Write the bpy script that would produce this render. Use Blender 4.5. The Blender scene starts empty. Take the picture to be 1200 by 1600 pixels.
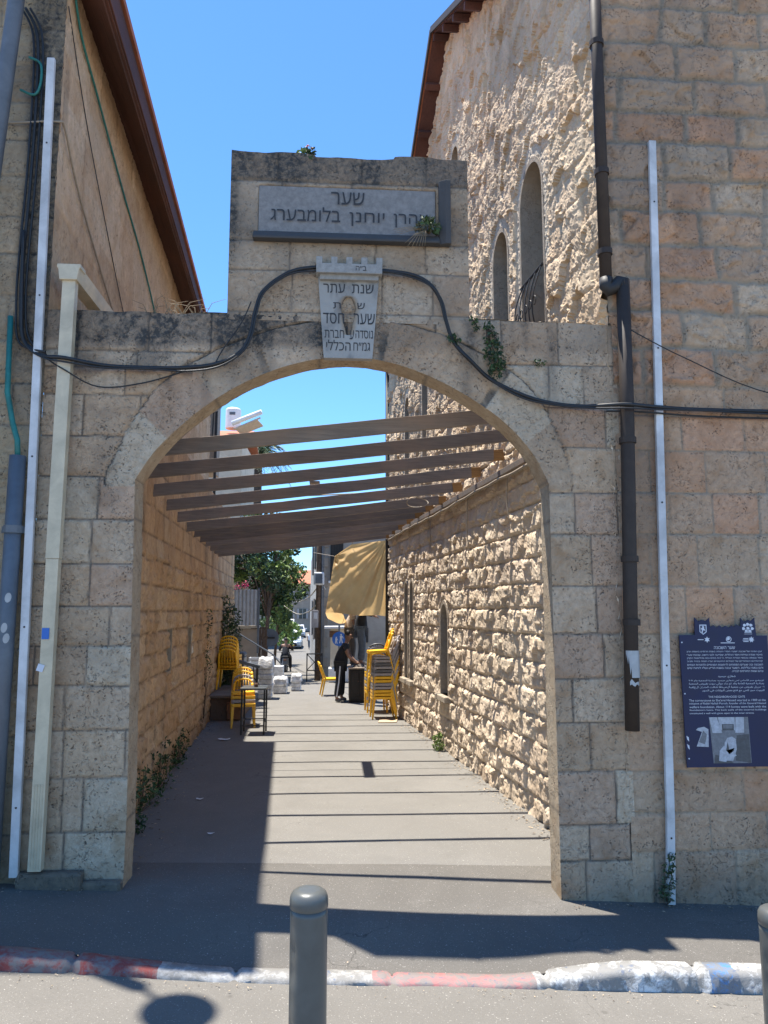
import bpy, bmesh, math, random
import numpy as np
from mathutils import Vector, Matrix

# ------------------------------------------------------------------ camera, sky, sun, exposure
SC = bpy.context.scene
COL = SC.collection
R = math.radians
SUN_K = (0.195, 0.139)                      # shadow shift per metre of height: +x, -y
cam_d = bpy.data.cameras.new('camera')
cam = bpy.data.objects.new('camera', cam_d); COL.objects.link(cam)
cam.location = (0, -6.2, 2.2)
cam.rotation_euler = (R(90 + 7.4), 0, R(-3.75))
cam_d.sensor_fit = 'VERTICAL'; cam_d.sensor_height = 24.0; cam_d.lens = 1180 / 1600 * 24.0
cam_d.clip_start = 0.05; cam_d.clip_end = 6000
SC.camera = cam
SC.render.resolution_x, SC.render.resolution_y = 768, 1024

world = bpy.data.worlds.new('World'); SC.world = world; world.use_nodes = True
wn = world.node_tree.nodes; wl = world.node_tree.links
sky = wn.new('ShaderNodeTexSky'); sky.sky_type = 'NISHITA'; sky.sun_disc = False
elev = math.atan(1 / math.hypot(*SUN_K))
sky.sun_elevation = elev
sky.sun_rotation = math.atan2(-SUN_K[0], SUN_K[1])
sky.altitude = 600; sky.air_density = 1.0; sky.dust_density = 0.0; sky.ozone_density = 7.0
bg = wn['Background']; bg.inputs['Strength'].default_value = 0.128
deep = wn.new('ShaderNodeMix'); deep.data_type = 'RGBA'; deep.blend_type = 'MULTIPLY'; deep.inputs[0].default_value = 1.0; deep.inputs[7].default_value = (.70, .95, 1.08, 1)   # clear dry-season blue
wl.new(sky.outputs['Color'], deep.inputs[6]); wl.new(deep.outputs[2], bg.inputs['Color'])

sun_d = bpy.data.lights.new('sun', 'SUN'); sun_d.energy = 4.8; sun_d.angle = R(0.55); sun_d.color = (1.0, 0.95, 0.86)
sun = bpy.data.objects.new('sun', sun_d); COL.objects.link(sun)
sun.rotation_euler = Vector((SUN_K[0], -SUN_K[1], -1)).to_track_quat('-Z', 'Y').to_euler()
sun.location = (-6, 5, 30)
SC.view_settings.view_transform = 'Standard'; SC.view_settings.look = 'None'
SC.view_settings.exposure = 1.13; SC.view_settings.gamma = 1.0
try: SC.view_settings.use_curve_mapping = False
except Exception: pass
SC.cycles.max_bounces = 8; SC.cycles.diffuse_bounces = 5; SC.cycles.use_denoising = True

# ------------------------------------------------------------------ numpy noise
def hsh(i, j, s):
    n = (i.astype(np.int64) * 374761393 + j.astype(np.int64) * 668265263 + s * 1442695041) & 0xFFFFFFFF
    n = ((n ^ (n >> 13)) * 1274126177) & 0xFFFFFFFF
    n = ((n ^ (n >> 16)) * 2246822519) & 0xFFFFFFFF
    return ((n ^ (n >> 15)) & 0xFFFFFF) / float(0xFFFFFF)
def vn(x, y, s=0):
    i = np.floor(x); j = np.floor(y); fx = x - i; fy = y - j
    fx = fx * fx * (3 - 2 * fx); fy = fy * fy * (3 - 2 * fy)
    a = hsh(i, j, s); b = hsh(i + 1, j, s); c = hsh(i, j + 1, s); d = hsh(i + 1, j + 1, s)
    return (a * (1 - fx) + b * fx) * (1 - fy) + (c * (1 - fx) + d * fx) * fy
def fbm(x, y, s=0, o=4):
    t = 0; a = 0.5; tot = 0
    for k in range(o):
        t = t + a * vn(x * 2 ** k, y * 2 ** k, s + 17 * k); tot += a; a *= 0.5
    return t / tot
def facet(x, y, s=0, tilt=1.0, bias=0.0, hv=1.0):
    """chiselled planes: nearest jittered cell gives a tilted plane"""
    ci = np.floor(x); cj = np.floor(y)
    best = np.full(x.shape, 1e9); out = np.zeros(x.shape)
    for di in (-1, 0, 1):
        for dj in (-1, 0, 1):
            a = ci + di; b = cj + dj
            px = a + 0.1 + 0.8 * hsh(a, b, s); py = b + 0.1 + 0.8 * hsh(a, b, s + 1)
            dx = x - px; dy = y - py; d = dx * dx + dy * dy
            h = .5 + hv * (hsh(a, b, s + 2) - .5) + tilt * (dx * (hsh(a, b, s + 3) - .5) + dy * (hsh(a, b, s + 4) - .5)) - bias * dy
            m = d < best
            best = np.where(m, d, best); out = np.where(m, h, out)
    return out
def sstep(a, b, x):
    t = np.clip((x - a) / (b - a), 0, 1); return t * t * (3 - 2 * t)

# ------------------------------------------------------------------ things, parts
def setp(o, label=None, cat=None, group=None, kind=None):
    if label: o['label'] = label
    if cat: o['category'] = cat
    if group: o['group'] = group
    if kind: o['kind'] = kind
    return o
def thing(name, label, cat, loc=(0, 0, 0), rotz=0.0, group=None):
    o = bpy.data.objects.new(name, None); COL.objects.link(o)
    o.location = loc; o.rotation_euler = (0, 0, rotz); o.empty_display_size = 0.1
    return setp(o, label, cat, group)
def link_mesh(name, me, parent=None, mats=None, world=False):
    o = bpy.data.objects.new(name, me); COL.objects.link(o)
    if mats is not None:
        for m in (mats if isinstance(mats, (list, tuple)) else [mats]): me.materials.append(m)
    if parent is not None:
        o.parent = parent
        if world:
            off = Vector(parent.location)
            if parent.parent: off = off + Vector(parent.parent.location)
            me.transform(Matrix.Translation(-off))
    return o
def dup_tree(o, parent=None):
    c = o.copy(); COL.objects.link(c)
    if parent is not None: c.parent = parent
    for ch in list(o.children): dup_tree(ch, c)
    return c

class MB:
    def __init__(s): s.v = []; s.f = []; s.m = []
    def add(s, vs, fs, mi=0):
        b = len(s.v); s.v += [tuple(map(float, p)) for p in vs]
        for f in fs: s.f.append(tuple(int(i) + b for i in f)); s.m.append(mi)
        return s
    def box(s, c, d, rz=0.0, rx=0.0, ry=0.0, mi=0, taper=1.0):
        x, y, z = d[0] / 2, d[1] / 2, d[2] / 2
        M = Matrix.Rotation(rz, 3, 'Z') @ Matrix.Rotation(ry, 3, 'Y') @ Matrix.Rotation(rx, 3, 'X')
        vs = []
        for sz, t in ((-1, 1.0), (1, taper)):
            for sx, sy in ((-1, -1), (1, -1), (1, 1), (-1, 1)):
                vs.append(Vector(c) + M @ Vector((sx * x * t, sy * y * t, sz * z)))
        return s.add(vs, [(3, 2, 1, 0), (4, 5, 6, 7), (0, 1, 5, 4), (1, 2, 6, 5), (2, 3, 7, 6), (3, 0, 4, 7)], mi)
    def beam(s, p, q, w, h, mi=0, w2=None, h2=None, up=(0, 0, 1)):
        p, q = Vector(p), Vector(q); d = (q - p).normalized(); u = Vector(up)
        if abs(d.dot(u)) > .98: u = Vector((1, 0, 0))
        a = d.cross(u).normalized(); b = a.cross(d).normalized()
        w2 = w if w2 is None else w2; h2 = h if h2 is None else h2
        vs = [p + a * sx * w / 2 + b * sy * h / 2 for sx, sy in ((-1, -1), (1, -1), (1, 1), (-1, 1))]
        vs += [q + a * sx * w2 / 2 + b * sy * h2 / 2 for sx, sy in ((-1, -1), (1, -1), (1, 1), (-1, 1))]
        return s.add(vs, [(0, 1, 2, 3), (7, 6, 5, 4), (4, 5, 1, 0), (5, 6, 2, 1), (6, 7, 3, 2), (7, 4, 0, 3)], mi)
    def tube(s, pts, r, n=8, mi=0, caps=True):
        P = [Vector(p) for p in pts]; k = len(P); rs = r if isinstance(r, (list, tuple)) else [r] * k
        vs = []; a = None
        for i in range(k):
            t = (P[min(i + 1, k - 1)] - P[max(i - 1, 0)]).normalized()
            if a is None:
                a = t.cross(Vector((0, 0, 1)) if abs(t.z) < .9 else Vector((1, 0, 0))).normalized()
            else:
                a = (a - t * a.dot(t)).normalized()
            b = t.cross(a)
            for j in range(n):
                th = 2 * math.pi * j / n
                vs.append(P[i] + (a * math.cos(th) + b * math.sin(th)) * rs[i])
        fs = []
        for i in range(k - 1):
            for j in range(n):
                fs.append((i * n + j, i * n + (j + 1) % n, (i + 1) * n + (j + 1) % n, (i + 1) * n + j))
        if caps: fs += [tuple(range(n - 1, -1, -1)), tuple(range((k - 1) * n, k * n))]
        return s.add(vs, fs, mi)
    def lathe(s, prof, c=(0, 0, 0), n=24, mi=0):
        vs = []; fs = []; k = len(prof)
        for r, z in prof:
            for j in range(n):
                th = 2 * math.pi * j / n; vs.append((c[0] + r * math.cos(th), c[1] + r * math.sin(th), c[2] + z))
        for i in range(k - 1):
            for j in range(n): fs.append((i * n + j, i * n + (j + 1) % n, (i + 1) * n + (j + 1) % n, (i + 1) * n + j))
        fs += [tuple(range(n - 1, -1, -1)), tuple(range((k - 1) * n, k * n))]
        return s.add(vs, fs, mi)
    def prism(s, poly, o, ax, ay, an, depth, mi=0):
        """poly in (ax, ay), from o, extruded by depth along an"""
        o, ax, ay, an = Vector(o), Vector(ax), Vector(ay), Vector(an); n = len(poly)
        a = [o + ax * x + ay * y for x, y in poly]; b = [p + an * depth for p in a]
        fs = [tuple(range(n)), tuple(range(2 * n - 1, n - 1, -1))]
        fs += [(i, n + i, n + (i + 1) % n, (i + 1) % n) for i in range(n)]
        return s.add(a + b, fs, mi)
    def grid(s, fn, nu, nv, mi=0, thick=None):
        vs = [fn(i / nu, j / nv) for j in range(nv + 1) for i in range(nu + 1)]
        fs = [(j * (nu + 1) + i, j * (nu + 1) + i + 1, (j + 1) * (nu + 1) + i + 1, (j + 1) * (nu + 1) + i) for j in range(nv) for i in range(nu)]
        return s.add(vs, fs, mi)
    def mesh(s, name):
        me = bpy.data.meshes.new(name); me.from_pydata(s.v, [], s.f)
        me.polygons.foreach_set('material_index', s.m)
        bm = bmesh.new(); bm.from_mesh(me); bmesh.ops.recalc_face_normals(bm, faces=bm.faces); bm.to_mesh(me); bm.free()
        me.update(); return me
    def build(s, name, mats, parent=None, world=False, smooth=False, bevel=0.0, seg=2, solid=0.0):
        me = s.mesh(name); o = link_mesh(name, me, parent, mats, world)
        if smooth: me.polygons.foreach_set('use_smooth', [True] * len(me.polygons))
        if solid:
            md = o.modifiers.new('solid', 'SOLIDIFY'); md.thickness = solid; md.offset = 0
        if bevel:
            md = o.modifiers.new('bevel', 'BEVEL'); md.width = bevel; md.segments = seg; md.limit_method = 'ANGLE'; md.angle_limit = R(35)
        return o

# ------------------------------------------------------------------ materials
def newmat(name):
    m = bpy.data.materials.new(name); m.use_nodes = True
    nt = m.node_tree; b = nt.nodes['Principled BSDF']; return m, nt.nodes, nt.links, b
def rgba(c): return (c[0], c[1], c[2], 1.0)
def mixc(N, L, fac, a, b, mode='MIX'):
    n = N.new('ShaderNodeMix'); n.data_type = 'RGBA'; n.blend_type = mode
    for s, v in ((0, fac), (6, a), (7, b)):
        if hasattr(v, 'is_output'): L.new(v, n.inputs[s])
        else: n.inputs[s].default_value = rgba(v) if s else v
    return n.outputs[2]
def noise(N, L, scale, detail=6, rough=.6, vec=None, dist=0.0):
    n = N.new('ShaderNodeTexNoise'); n.inputs['Scale'].default_value = scale; n.inputs['Detail'].default_value = detail
    n.inputs['Roughness'].default_value = rough; n.inputs['Distortion'].default_value = dist
    if vec is not None: L.new(vec, n.inputs['Vector'])
    return n.outputs['Fac']
def ramp(N, L, fac, p0, p1, c0=(0, 0, 0), c1=(1, 1, 1)):
    n = N.new('ShaderNodeValToRGB'); e = n.color_ramp.elements
    e[0].position = p0; e[0].color = rgba(c0); e[1].position = p1; e[1].color = rgba(c1)
    L.new(fac, n.inputs['Fac']); return n.outputs['Color']
def coords(N): return N.new('ShaderNodeTexCoord').outputs['Object']
def bump(N, L, b, h, strength=.5, dist=.01, prev=None):
    n = N.new('ShaderNodeBump'); n.inputs['Strength'].default_value = strength; n.inputs['Distance'].default_value = dist
    L.new(h, n.inputs['Height'])
    if prev is not None: L.new(prev, n.inputs['Normal'])
    L.new(n.outputs['Normal'], b.inputs['Normal']); return n.outputs['Normal']
def attr(N, name, out='Fac'):
    n = N.new('ShaderNodeAttribute'); n.attribute_name = name; return n.outputs[out]

def plain(name, c, rough=.6, var=.15, scale=6.0, metal=0.0, bmp=0.0, bscale=40.0, spec=.5, c2=None, dist=.004):
    """painted, plastic, metal or cloth surface with wear"""
    m, N, L, b = newmat(name); co = coords(N)
    c2 = c2 or tuple(x * (1 - var) for x in c); c1 = tuple(min(1, x * (1 + var * .6)) for x in c)
    f = noise(N, L, scale, 8, .65, co, .4)
    L.new(mixc(N, L, ramp(N, L, f, .36, .66), c2, c1), b.inputs['Base Color'])
    r = N.new('ShaderNodeMapRange'); L.new(f, r.inputs['Value'])
    r.inputs['To Min'].default_value = max(0.02, rough - .08); r.inputs['To Max'].default_value = min(1, rough + .12)
    L.new(r.outputs['Result'], b.inputs['Roughness'])
    b.inputs['Metallic'].default_value = metal; b.inputs['Specular IOR Level'].default_value = spec
    if bmp: bump(N, L, b, noise(N, L, bscale, 6, .6, co), bmp, dist)
    return m
def stone(name, mortar=(.22, .19, .155), pit=.5, dirt=(.06, .058, .055), pscale=55.0, bmp=.6, mott=.22, fine=1.0, vertical=False, worm=.5, wscale=13):
    m, N, L, b = newmat(name); co = coords(N)
    if vertical:
        mp = N.new('ShaderNodeMapping'); mp.inputs['Scale'].default_value = (1, 1, .62); L.new(co, mp.inputs['Vector']); co = mp.outputs['Vector']
    tint = attr(N, 'tint', 'Color')
    n1 = noise(N, L, 3.2, 8, .62, co, .6); n2 = noise(N, L, 19, 8, .7, co, .3); n3 = noise(N, L, 110, 4, .7, co)
    c = mixc(N, L, ramp(N, L, n1, .33, .68), tint, (1 - mott * 1.1, 1 - mott * 1.35, 1 - mott * 1.6), 'MULTIPLY')
    mm = N.new('ShaderNodeMix'); mm.data_type = 'RGBA'; mm.blend_type = 'MULTIPLY'; mm.inputs[0].default_value = 1
    L.new(tint, mm.inputs[6]); L.new(ramp(N, L, n2, .28, .72, (1 - mott * 1.5, 1 - mott * 1.6, 1 - mott * 1.7), (1.1, 1.1, 1.1)), mm.inputs[7])
    c = mixc(N, L, ramp(N, L, n1, .3, .7), mm.outputs[2], c)
    # pits and worm tracks
    vo = N.new('ShaderNodeTexVoronoi'); vo.feature = 'F1'; vo.inputs['Scale'].default_value = pscale; vo.inputs['Randomness'].default_value = 1
    wv = N.new('ShaderNodeVectorMath'); wv.operation = 'ADD'
    nz = N.new('ShaderNodeTexNoise'); nz.inputs['Scale'].default_value = 16; nz.inputs['Detail'].default_value = 5; L.new(co, nz.inputs['Vector'])
    sc = N.new('ShaderNodeVectorMath'); sc.operation = 'SCALE'; sc.inputs['Scale'].default_value = .09; L.new(nz.outputs['Color'], sc.inputs[0])
    L.new(co, wv.inputs[0]); L.new(sc.outputs[0], wv.inputs[1]); L.new(wv.outputs[0], vo.inputs['Vector'])
    pm = N.new('ShaderNodeMath'); pm.operation = 'MULTIPLY'
    L.new(ramp(N, L, vo.outputs['Distance'], .10, .34, (1, 1, 1), (0, 0, 0)), pm.inputs[0])
    L.new(ramp(N, L, noise(N, L, 6.5, 5, .6, wv.outputs[0]), .47, .6), pm.inputs[1])
    # curved chisel marks
    wn_ = noise(N, L, wscale, 3, .55, co, 1.6); ab = N.new('ShaderNodeMath'); ab.operation = 'SUBTRACT'; ab.inputs[1].default_value = .5; L.new(wn_, ab.inputs[0])
    a2 = N.new('ShaderNodeMath'); a2.operation = 'ABSOLUTE'; L.new(ab.outputs[0], a2.inputs[0])
    wm = N.new('ShaderNodeMath'); wm.operation = 'MULTIPLY'; L.new(ramp(N, L, a2.outputs[0], .006, .040, (1, 1, 1), (0, 0, 0)), wm.inputs[0])
    wk = N.new('ShaderNodeMath'); wk.operation = 'MULTIPLY'; L.new(ramp(N, L, noise(N, L, 21, 4, .65, co, .5), .46, .66), wk.inputs[0]); L.new(ramp(N, L, noise(N, L, 1.9, 3, .6, co), .40, .66, (.25, .25, .25), (1, 1, 1)), wk.inputs[1]); L.new(wk.outputs[0], wm.inputs[1])
    w3 = N.new('ShaderNodeMath'); w3.operation = 'MULTIPLY'; w3.inputs[1].default_value = worm; L.new(wm.outputs[0], w3.inputs[0])
    p2 = N.new('ShaderNodeMath'); p2.operation = 'MULTIPLY_ADD'; p2.use_clamp = True; p2.inputs[1].default_value = pit; L.new(pm.outputs[0], p2.inputs[0]); L.new(w3.outputs[0], p2.inputs[2])
    c = mixc(N, L, p2.outputs[0], c, (.07, .055, .042))
    jn = attr(N, 'joint'); c = mixc(N, L, jn, c, mortar)
    dm = N.new('ShaderNodeMath'); dm.operation = 'MULTIPLY'; dm.use_clamp = True
    L.new(attr(N, 'dirt'), dm.inputs[0]); L.new(ramp(N, L, n2, .30, .60, (.25, .25, .25), (1.25, 1.25, 1.25)), dm.inputs[1])
    c = mixc(N, L, dm.outputs[0], c, dirt)
    L.new(c, b.inputs['Base Color']); b.inputs['Roughness'].default_value = .92; b.inputs['Specular IOR Level'].default_value = .25
    hs = N.new('ShaderNodeMath'); hs.operation = 'MULTIPLY_ADD'; L.new(p2.outputs[0], hs.inputs[0]); hs.inputs[1].default_value = -1.6; L.new(n2, hs.inputs[2])
    h2 = N.new('ShaderNodeMath'); h2.operation = 'MULTIPLY_ADD'; L.new(n3, h2.inputs[0]); h2.inputs[1].default_value = .35 * fine; L.new(hs.outputs[0], h2.inputs[2])
    bump(N, L, b, h2.outputs[0], bmp, .012)
    return m

# ------------------------------------------------------------------ stone surfaces as real relief
def stone_mesh(name, P, Nrm, H, tint, joint, dirt, keep=None, smooth=True):
    """grid P (n,m,3) pushed along Nrm by H; keep marks the vertices that exist"""
    n, m = H.shape
    Q = P + np.asarray(Nrm) * H[..., None]
    idx = np.arange(n * m).reshape(n, m)
    f = np.stack([idx[:-1, :-1], idx[1:, :-1], idx[1:, 1:], idx[:-1, 1:]], -1).reshape(-1, 4)
    if keep is not None:
        k = keep.reshape(-1); f = f[k[f].all(1)]
    me = bpy.data.meshes.new(name)
    used = np.zeros(n * m, bool); used[f.reshape(-1)] = True
    re = np.cumsum(used) - 1
    V = Q.reshape(-1, 3)[used]; f = re[f]
    me.vertices.add(len(V)); me.vertices.foreach_set('co', V.astype(np.float32).reshape(-1))
    me.loops.add(f.size); me.loops.foreach_set('vertex_index', f.reshape(-1).astype(np.int32))
    me.polygons.add(len(f)); me.polygons.foreach_set('loop_start', (np.arange(len(f)) * 4).astype(np.int32))
    me.update(calc_edges=True); me.validate()
    a = me.attributes.new('tint', 'FLOAT_COLOR', 'POINT')
    t = np.ones((len(V), 4), np.float32); t[:, :3] = tint.reshape(-1, 3)[used]; a.data.foreach_set('color', t.reshape(-1))
    for nm, arr in (('joint', joint), ('dirt', dirt)):
        a = me.attributes.new(nm, 'FLOAT', 'POINT'); a.data.foreach_set('value', np.clip(arr, 0, 1).reshape(-1)[used].astype(np.float32))
    me.polygons.foreach_set('use_smooth', [smooth] * len(me.polygons))
    # make the faces look along Nrm
    if len(f):
        NN = np.broadcast_to(np.asarray(Nrm, float), P.shape).reshape(-1, 3)[used]
        sgn = sum(float(np.array(me.polygons[i].normal) @ NN[f[i][0]]) for i in range(0, len(f), max(1, len(f) // 60)))
        if sgn < 0: me.flip_normals()
    return me
def flat_attrs(me, tint, dirt=0.0):
    a = me.attributes.new('tint', 'FLOAT_COLOR', 'POINT'); a.data.foreach_set('color', np.tile(np.array([*tint, 1], np.float32), len(me.vertices)))
    a = me.attributes.new('joint', 'FLOAT', 'POINT')
    a = me.attributes.new('dirt', 'FLOAT', 'POINT'); a.data.foreach_set('value', np.full(len(me.vertices), dirt, np.float32))

class Courses:
    """rows of blocks: zs are the bed joints; block widths drawn per row"""
    def __init__(s, zs, wmin, wmax, u0, u1, seed, cols):
        rnd = random.Random(seed); s.zs = np.array(zs, float); s.rows = []; s.cols = []
        for k in range(len(zs) - 1):
            j = [u0 - rnd.uniform(.02, wmax)]
            while j[-1] < u1 + .01: j.append(j[-1] + rnd.uniform(wmin, wmax))
            s.rows.append(np.array(j))
            cc = []
            for _ in j:
                c = np.array(rnd.choice(cols)); cc.append(c * rnd.uniform(.93, 1.08))
            s.cols.append(np.array(cc))
    def look(s, u, v):
        r = np.clip(np.searchsorted(s.zs, v, side='right') - 1, 0, len(s.rows) - 1)
        du = np.zeros(u.shape); bid = np.zeros(u.shape); tint = np.zeros(u.shape + (3,)); cu = np.zeros(u.shape)
        dv = np.minimum(v - s.zs[r], s.zs[r + 1] - v)
        for k in range(len(s.rows)):
            m = r == k
            if not m.any(): continue
            J = s.rows[k]; i = np.clip(np.searchsorted(J, u[m], side='right') - 1, 0, len(J) - 2)
            du[m] = np.minimum(u[m] - J[i], J[i + 1] - u[m]); bid[m] = k * 101 + i
            cu[m] = (J[i] + J[i + 1]) / 2; tint[m] = s.cols[k][i]
        return du, dv, bid, tint
def brand(bid, s=0): return hsh(bid, bid * 0 + s, 91 + s)

def ashlar(u, v, C, seed=3, jw=.009, depth=.012, rough=.006, tilt=.006):
    """dressed blocks with open worn joints"""
    wob = (fbm(u * 9, v * 9, seed, 3) - .5) * .016
    du, dv, bid, tint = C.look(u + wob, v + wob[::-1, ::-1] * .8)
    e = np.minimum(du, dv)
    chip = np.clip(fbm(u * 16, v * 16, seed + 5, 3) - .52, 0, 1) * .07
    prof = sstep(jw * .3, jw * 1.6 + chip, e)
    H = (prof - 1) * depth + (fbm(u * 26, v * 26, seed + 2, 4) - .5) * rough * 2 + (brand(bid, 1) - .5) * tilt
    joint = 1 - sstep(jw * .25, jw * 1.1, e)
    return H, tint, joint * .85, bid, e
def rockface(u, v, C, seed=5, amp=.05, cell=7.0, jw=.014, pillow=.06, tilt=1.3, vs=1.0, bias=0.0, hv=1.0, f2=.38, jd=1.0):
    """hammered rock-faced blocks"""
    wob = (fbm(u * 6, v * 6, seed, 3) - .5) * .05
    du, dv, bid, tint = C.look(u + wob, v + (fbm(u * 5 + 9, v * 5, seed + 3, 3) - .5) * .05)
    e = np.minimum(du, dv)
    pil = 1 - (1 - np.clip(e / pillow, 0, 1)) ** 2.2
    wx = u + (fbm(u * 8, v * 8, seed + 8, 3) - .5) * .12; wy = v * vs + (fbm(u * 8 + 4, v * 8, seed + 9, 3) - .5) * .12
    F = facet(wx * cell, wy * cell, seed + 20, tilt, bias, hv)
    F2 = facet(wx * cell * 2.3 + 7, wy * cell * 2.3, seed + 40, tilt, bias * .8, hv)
    H = (1 - jd + jd * pil) * (amp * (.35 + .5 * brand(bid, 2)) + amp * .95 * (F - .3) + amp * f2 * (F2 - .5)) + (fbm(u * 24, v * 24, seed + 4, 3) - .5) * amp * .34 + (np.abs(vn(u * 46, v * 46, seed + 6) - .5) - .25) * amp * .22
    joint = 1 - sstep(jw * .3, jw * 1.3, e)
    return H, tint, joint * .6, bid, e
# ------------------------------------------------------------------ palette
M = {}
M['gate'] = stone('gate_stone', mortar=(.17, .14, .11), pit=.66, pscale=36, mott=.34, worm=.6, wscale=12, bmp=.9)
M['front'] = stone('front_stone', pit=.6, pscale=42, mott=.32, mortar=(.33, .275, .205), worm=.45, wscale=14, bmp=1.0)
M['rock'] = stone('rock_stone', pit=.2, pscale=34, mott=.2, bmp=.6, mortar=(.38, .31, .22), worm=.12)
M['warm'] = stone('warm_stone', worm=.45, wscale=10, pit=.45, pscale=26, mott=.3, vertical=True, mortar=(.16, .10, .06), bmp=.8)
M['dress'] = stone('dressed_stone', pit=.55, pscale=75, mott=.16, bmp=.9)
M['marble'] = stone('marble', pit=.05, pscale=30, mott=.10, bmp=.12, dirt=(.16, .155, .15), worm=0)
M['slate'] = stone('frame_stone', pit=.2, pscale=30, mott=.2, bmp=.35)
M['wood'] = None
M['black_metal'] = plain('black_metal', (.026, .023, .021), .6, .35, 9, 0, .12, 30)
M['brown_pipe'] = plain('brown_pipe', (.03, .022, .018), .62, .4, 7, 0, .15, 18, c2=(.05, .036, .028), spec=.3)
M['white_pvc'] = plain('white_pvc', (.60, .60, .60), .5, .30, 2.2)
M['cream_pvc'] = plain('cream_pvc', (.58, .49, .34), .42, .2, 4)
M['grey_steel'] = plain('grey_steel', (.115, .13, .15), .45, .25, 3.5, .0, .05)
M['grey_paint'] = plain('grey_paint', (.092, .096, .09), .33, .16, 5, 0, .12, 14)
M['cable'] = plain('black_cable', (.018, .018, .019), .5, .3, 20)
M['teal'] = plain('teal_cable', (.02, .17, .15), .5, .25, 14)
M['beige_cable'] = plain('beige_cable', (.33, .27, .2), .6, .2, 14)
M['ink'] = plain('carved_ink', (.035, .035, .037), .7, .3, 40)
M['dead'] = plain('dry_stalk', (.24, .18, .11), .8, .3, 20)
M['yellow'] = plain('yellow_plastic', (.88, .50, .018), .38, .12, 8, c2=(.80, .42, .015))
M['greyplastic'] = plain('grey_plastic', (.34, .31, .30), .42, .12, 8)
M['darkplastic'] = plain('dark_plastic', (.12, .12, .125), .42, .15, 8)
M['skin'] = plain('skin', (.27, .145, .095), .55, .12, 9)
M['darkcloth'] = plain('dark_cloth', (.018, .019, .024), .85, .3, 12, bmp=.3, bscale=26)
M['blackhair'] = plain('black_hair', (.014, .011, .01), .6, .3, 50)
M['creamcloth'] = plain('cream_cloth', (.52, .42, .33), .9, .14, 10, bmp=.4, bscale=22)
M['jeans'] = plain('blue_jeans', (.10, .125, .16), .9, .25, 14, bmp=.4, bscale=24)
M['greycloth'] = plain('grey_cloth', (.16, .14, .125), .9, .2, 14, bmp=.4, bscale=24)
M['white'] = plain('white_paint', (.75, .75, .74), .5, .1, 6)
M['plasticwrap'] = plain('white_wrap', (.70, .69, .68), .3, .4, 7, bmp=.8, bscale=16, dist=.03)
M['card'] = plain('cardboard', (.50, .38, .25), .9, .15, 8)
M['rust'] = plain('rusty_steel', (.14, .075, .045), .8, .35, 12, bmp=.3)
M['tank'] = plain('zinc_sheet', (.38, .39, .40), .45, .15, 6, .3)
M['glass'] = plain('window_glass', (.035, .045, .055), .08, .3, 3)
M['navy'] = plain('navy_enamel', (.005, .009, .052), .5, .15, 4)
M['print'] = plain('white_print', (.62, .64, .70), .5, .08, 20)
M['blue_sign'] = plain('blue_sign', (.02, .13, .48), .4, .1, 6)
M['leaf1'] = plain('leaf_dark', (.026, .056, .017), .55, .4, 5)
M['leaf2'] = plain('leaf_mid', (.055, .105, .03), .55, .4, 5)
M['leaf3'] = plain('leaf_light', (.19, .27, .06), .55, .35, 5)
M['leaf4'] = plain('leaf_grey', (.12, .14, .095), .6, .3, 5)
M['red_flower'] = plain('red_flower', (.50, .025, .06), .6, .25, 9)
M['pink'] = plain('pink_blossom', (.62, .03, .16), .6, .25, 9)
M['bark'] = plain('bark', (.12, .08, .055), .95, .4, 14, bmp=.8, bscale=20, dist=.02)
M['silver'] = plain('silver_paint', (.42, .44, .46), .25, .05, 2, .5)
M['carwhite'] = plain('car_white', (.68, .69, .70), .25, .05, 2)
M['tyre'] = plain('tyre_rubber', (.02, .02, .02), .8, .2, 20)
M['lamp_glass'] = plain('headlamp', (.6, .62, .64), .15, .1, 8)
M['plaster'] = plain('cream_plaster', (.60, .52, .40), .9, .14, 3, bmp=.3, bscale=30)
M['dark_room'] = plain('dark_reveal', (.05, .046, .042), .8, .3, 4)
M['greyplaster'] = plain('grey_plaster', (.37, .335, .29), .92, .2, 1.5, bmp=.4, bscale=30)
M['farstone'] = plain('far_stone', (.32, .27, .22), .92, .2, 1.2, bmp=.4, bscale=10)
M['redtile'] = plain('red_tile', (.48, .17, .09), .85, .25, 2.5, bmp=.6, bscale=8)

def wood(name, c, c2, rough=.75, axis=0):
    m, N, L, b = newmat(name); mp = N.new('ShaderNodeMapping'); L.new(coords(N), mp.inputs['Vector'])
    s = [14, 14, 14]; s[axis] = .9; mp.inputs['Scale'].default_value = s
    f = noise(N, L, 3.0, 9, .65, mp.outputs['Vector'], .7); g = noise(N, L, 1.1, 4, .6, coords(N))
    col = mixc(N, L, ramp(N, L, f, .3, .7), c2, c)
    col = mixc(N, L, ramp(N, L, g, .48, .72, (0, 0, 0), (.55, .55, .55)), col, (c[0] * 1.35, c[1] * 1.1, c[2] * .9))
    oi = N.new('ShaderNodeObjectInfo'); rv = N.new('ShaderNodeMapRange'); L.new(oi.outputs['Random'], rv.inputs[0]); rv.inputs[3].default_value = .72; rv.inputs[4].default_value = 1.22
    hv = N.new('ShaderNodeHueSaturation'); L.new(col, hv.inputs['Color']); L.new(rv.outputs[0], hv.inputs['Value'])
    L.new(hv.outputs[0], b.inputs['Base Color']); b.inputs['Roughness'].default_value = rough; b.inputs['Specular IOR Level'].default_value = .3
    bump(N, L, b, f, .6, .006); return m
M['wood'] = wood('weathered_timber', (.25, .212, .182), (.145, .124, .11))
M['woodred'] = wood('red_brown_timber', (.125, .058, .045), (.075, .036, .03), axis=1)
M['woodend'] = wood('timber_end', (.36, .20, .07), (.18, .09, .035))
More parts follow.
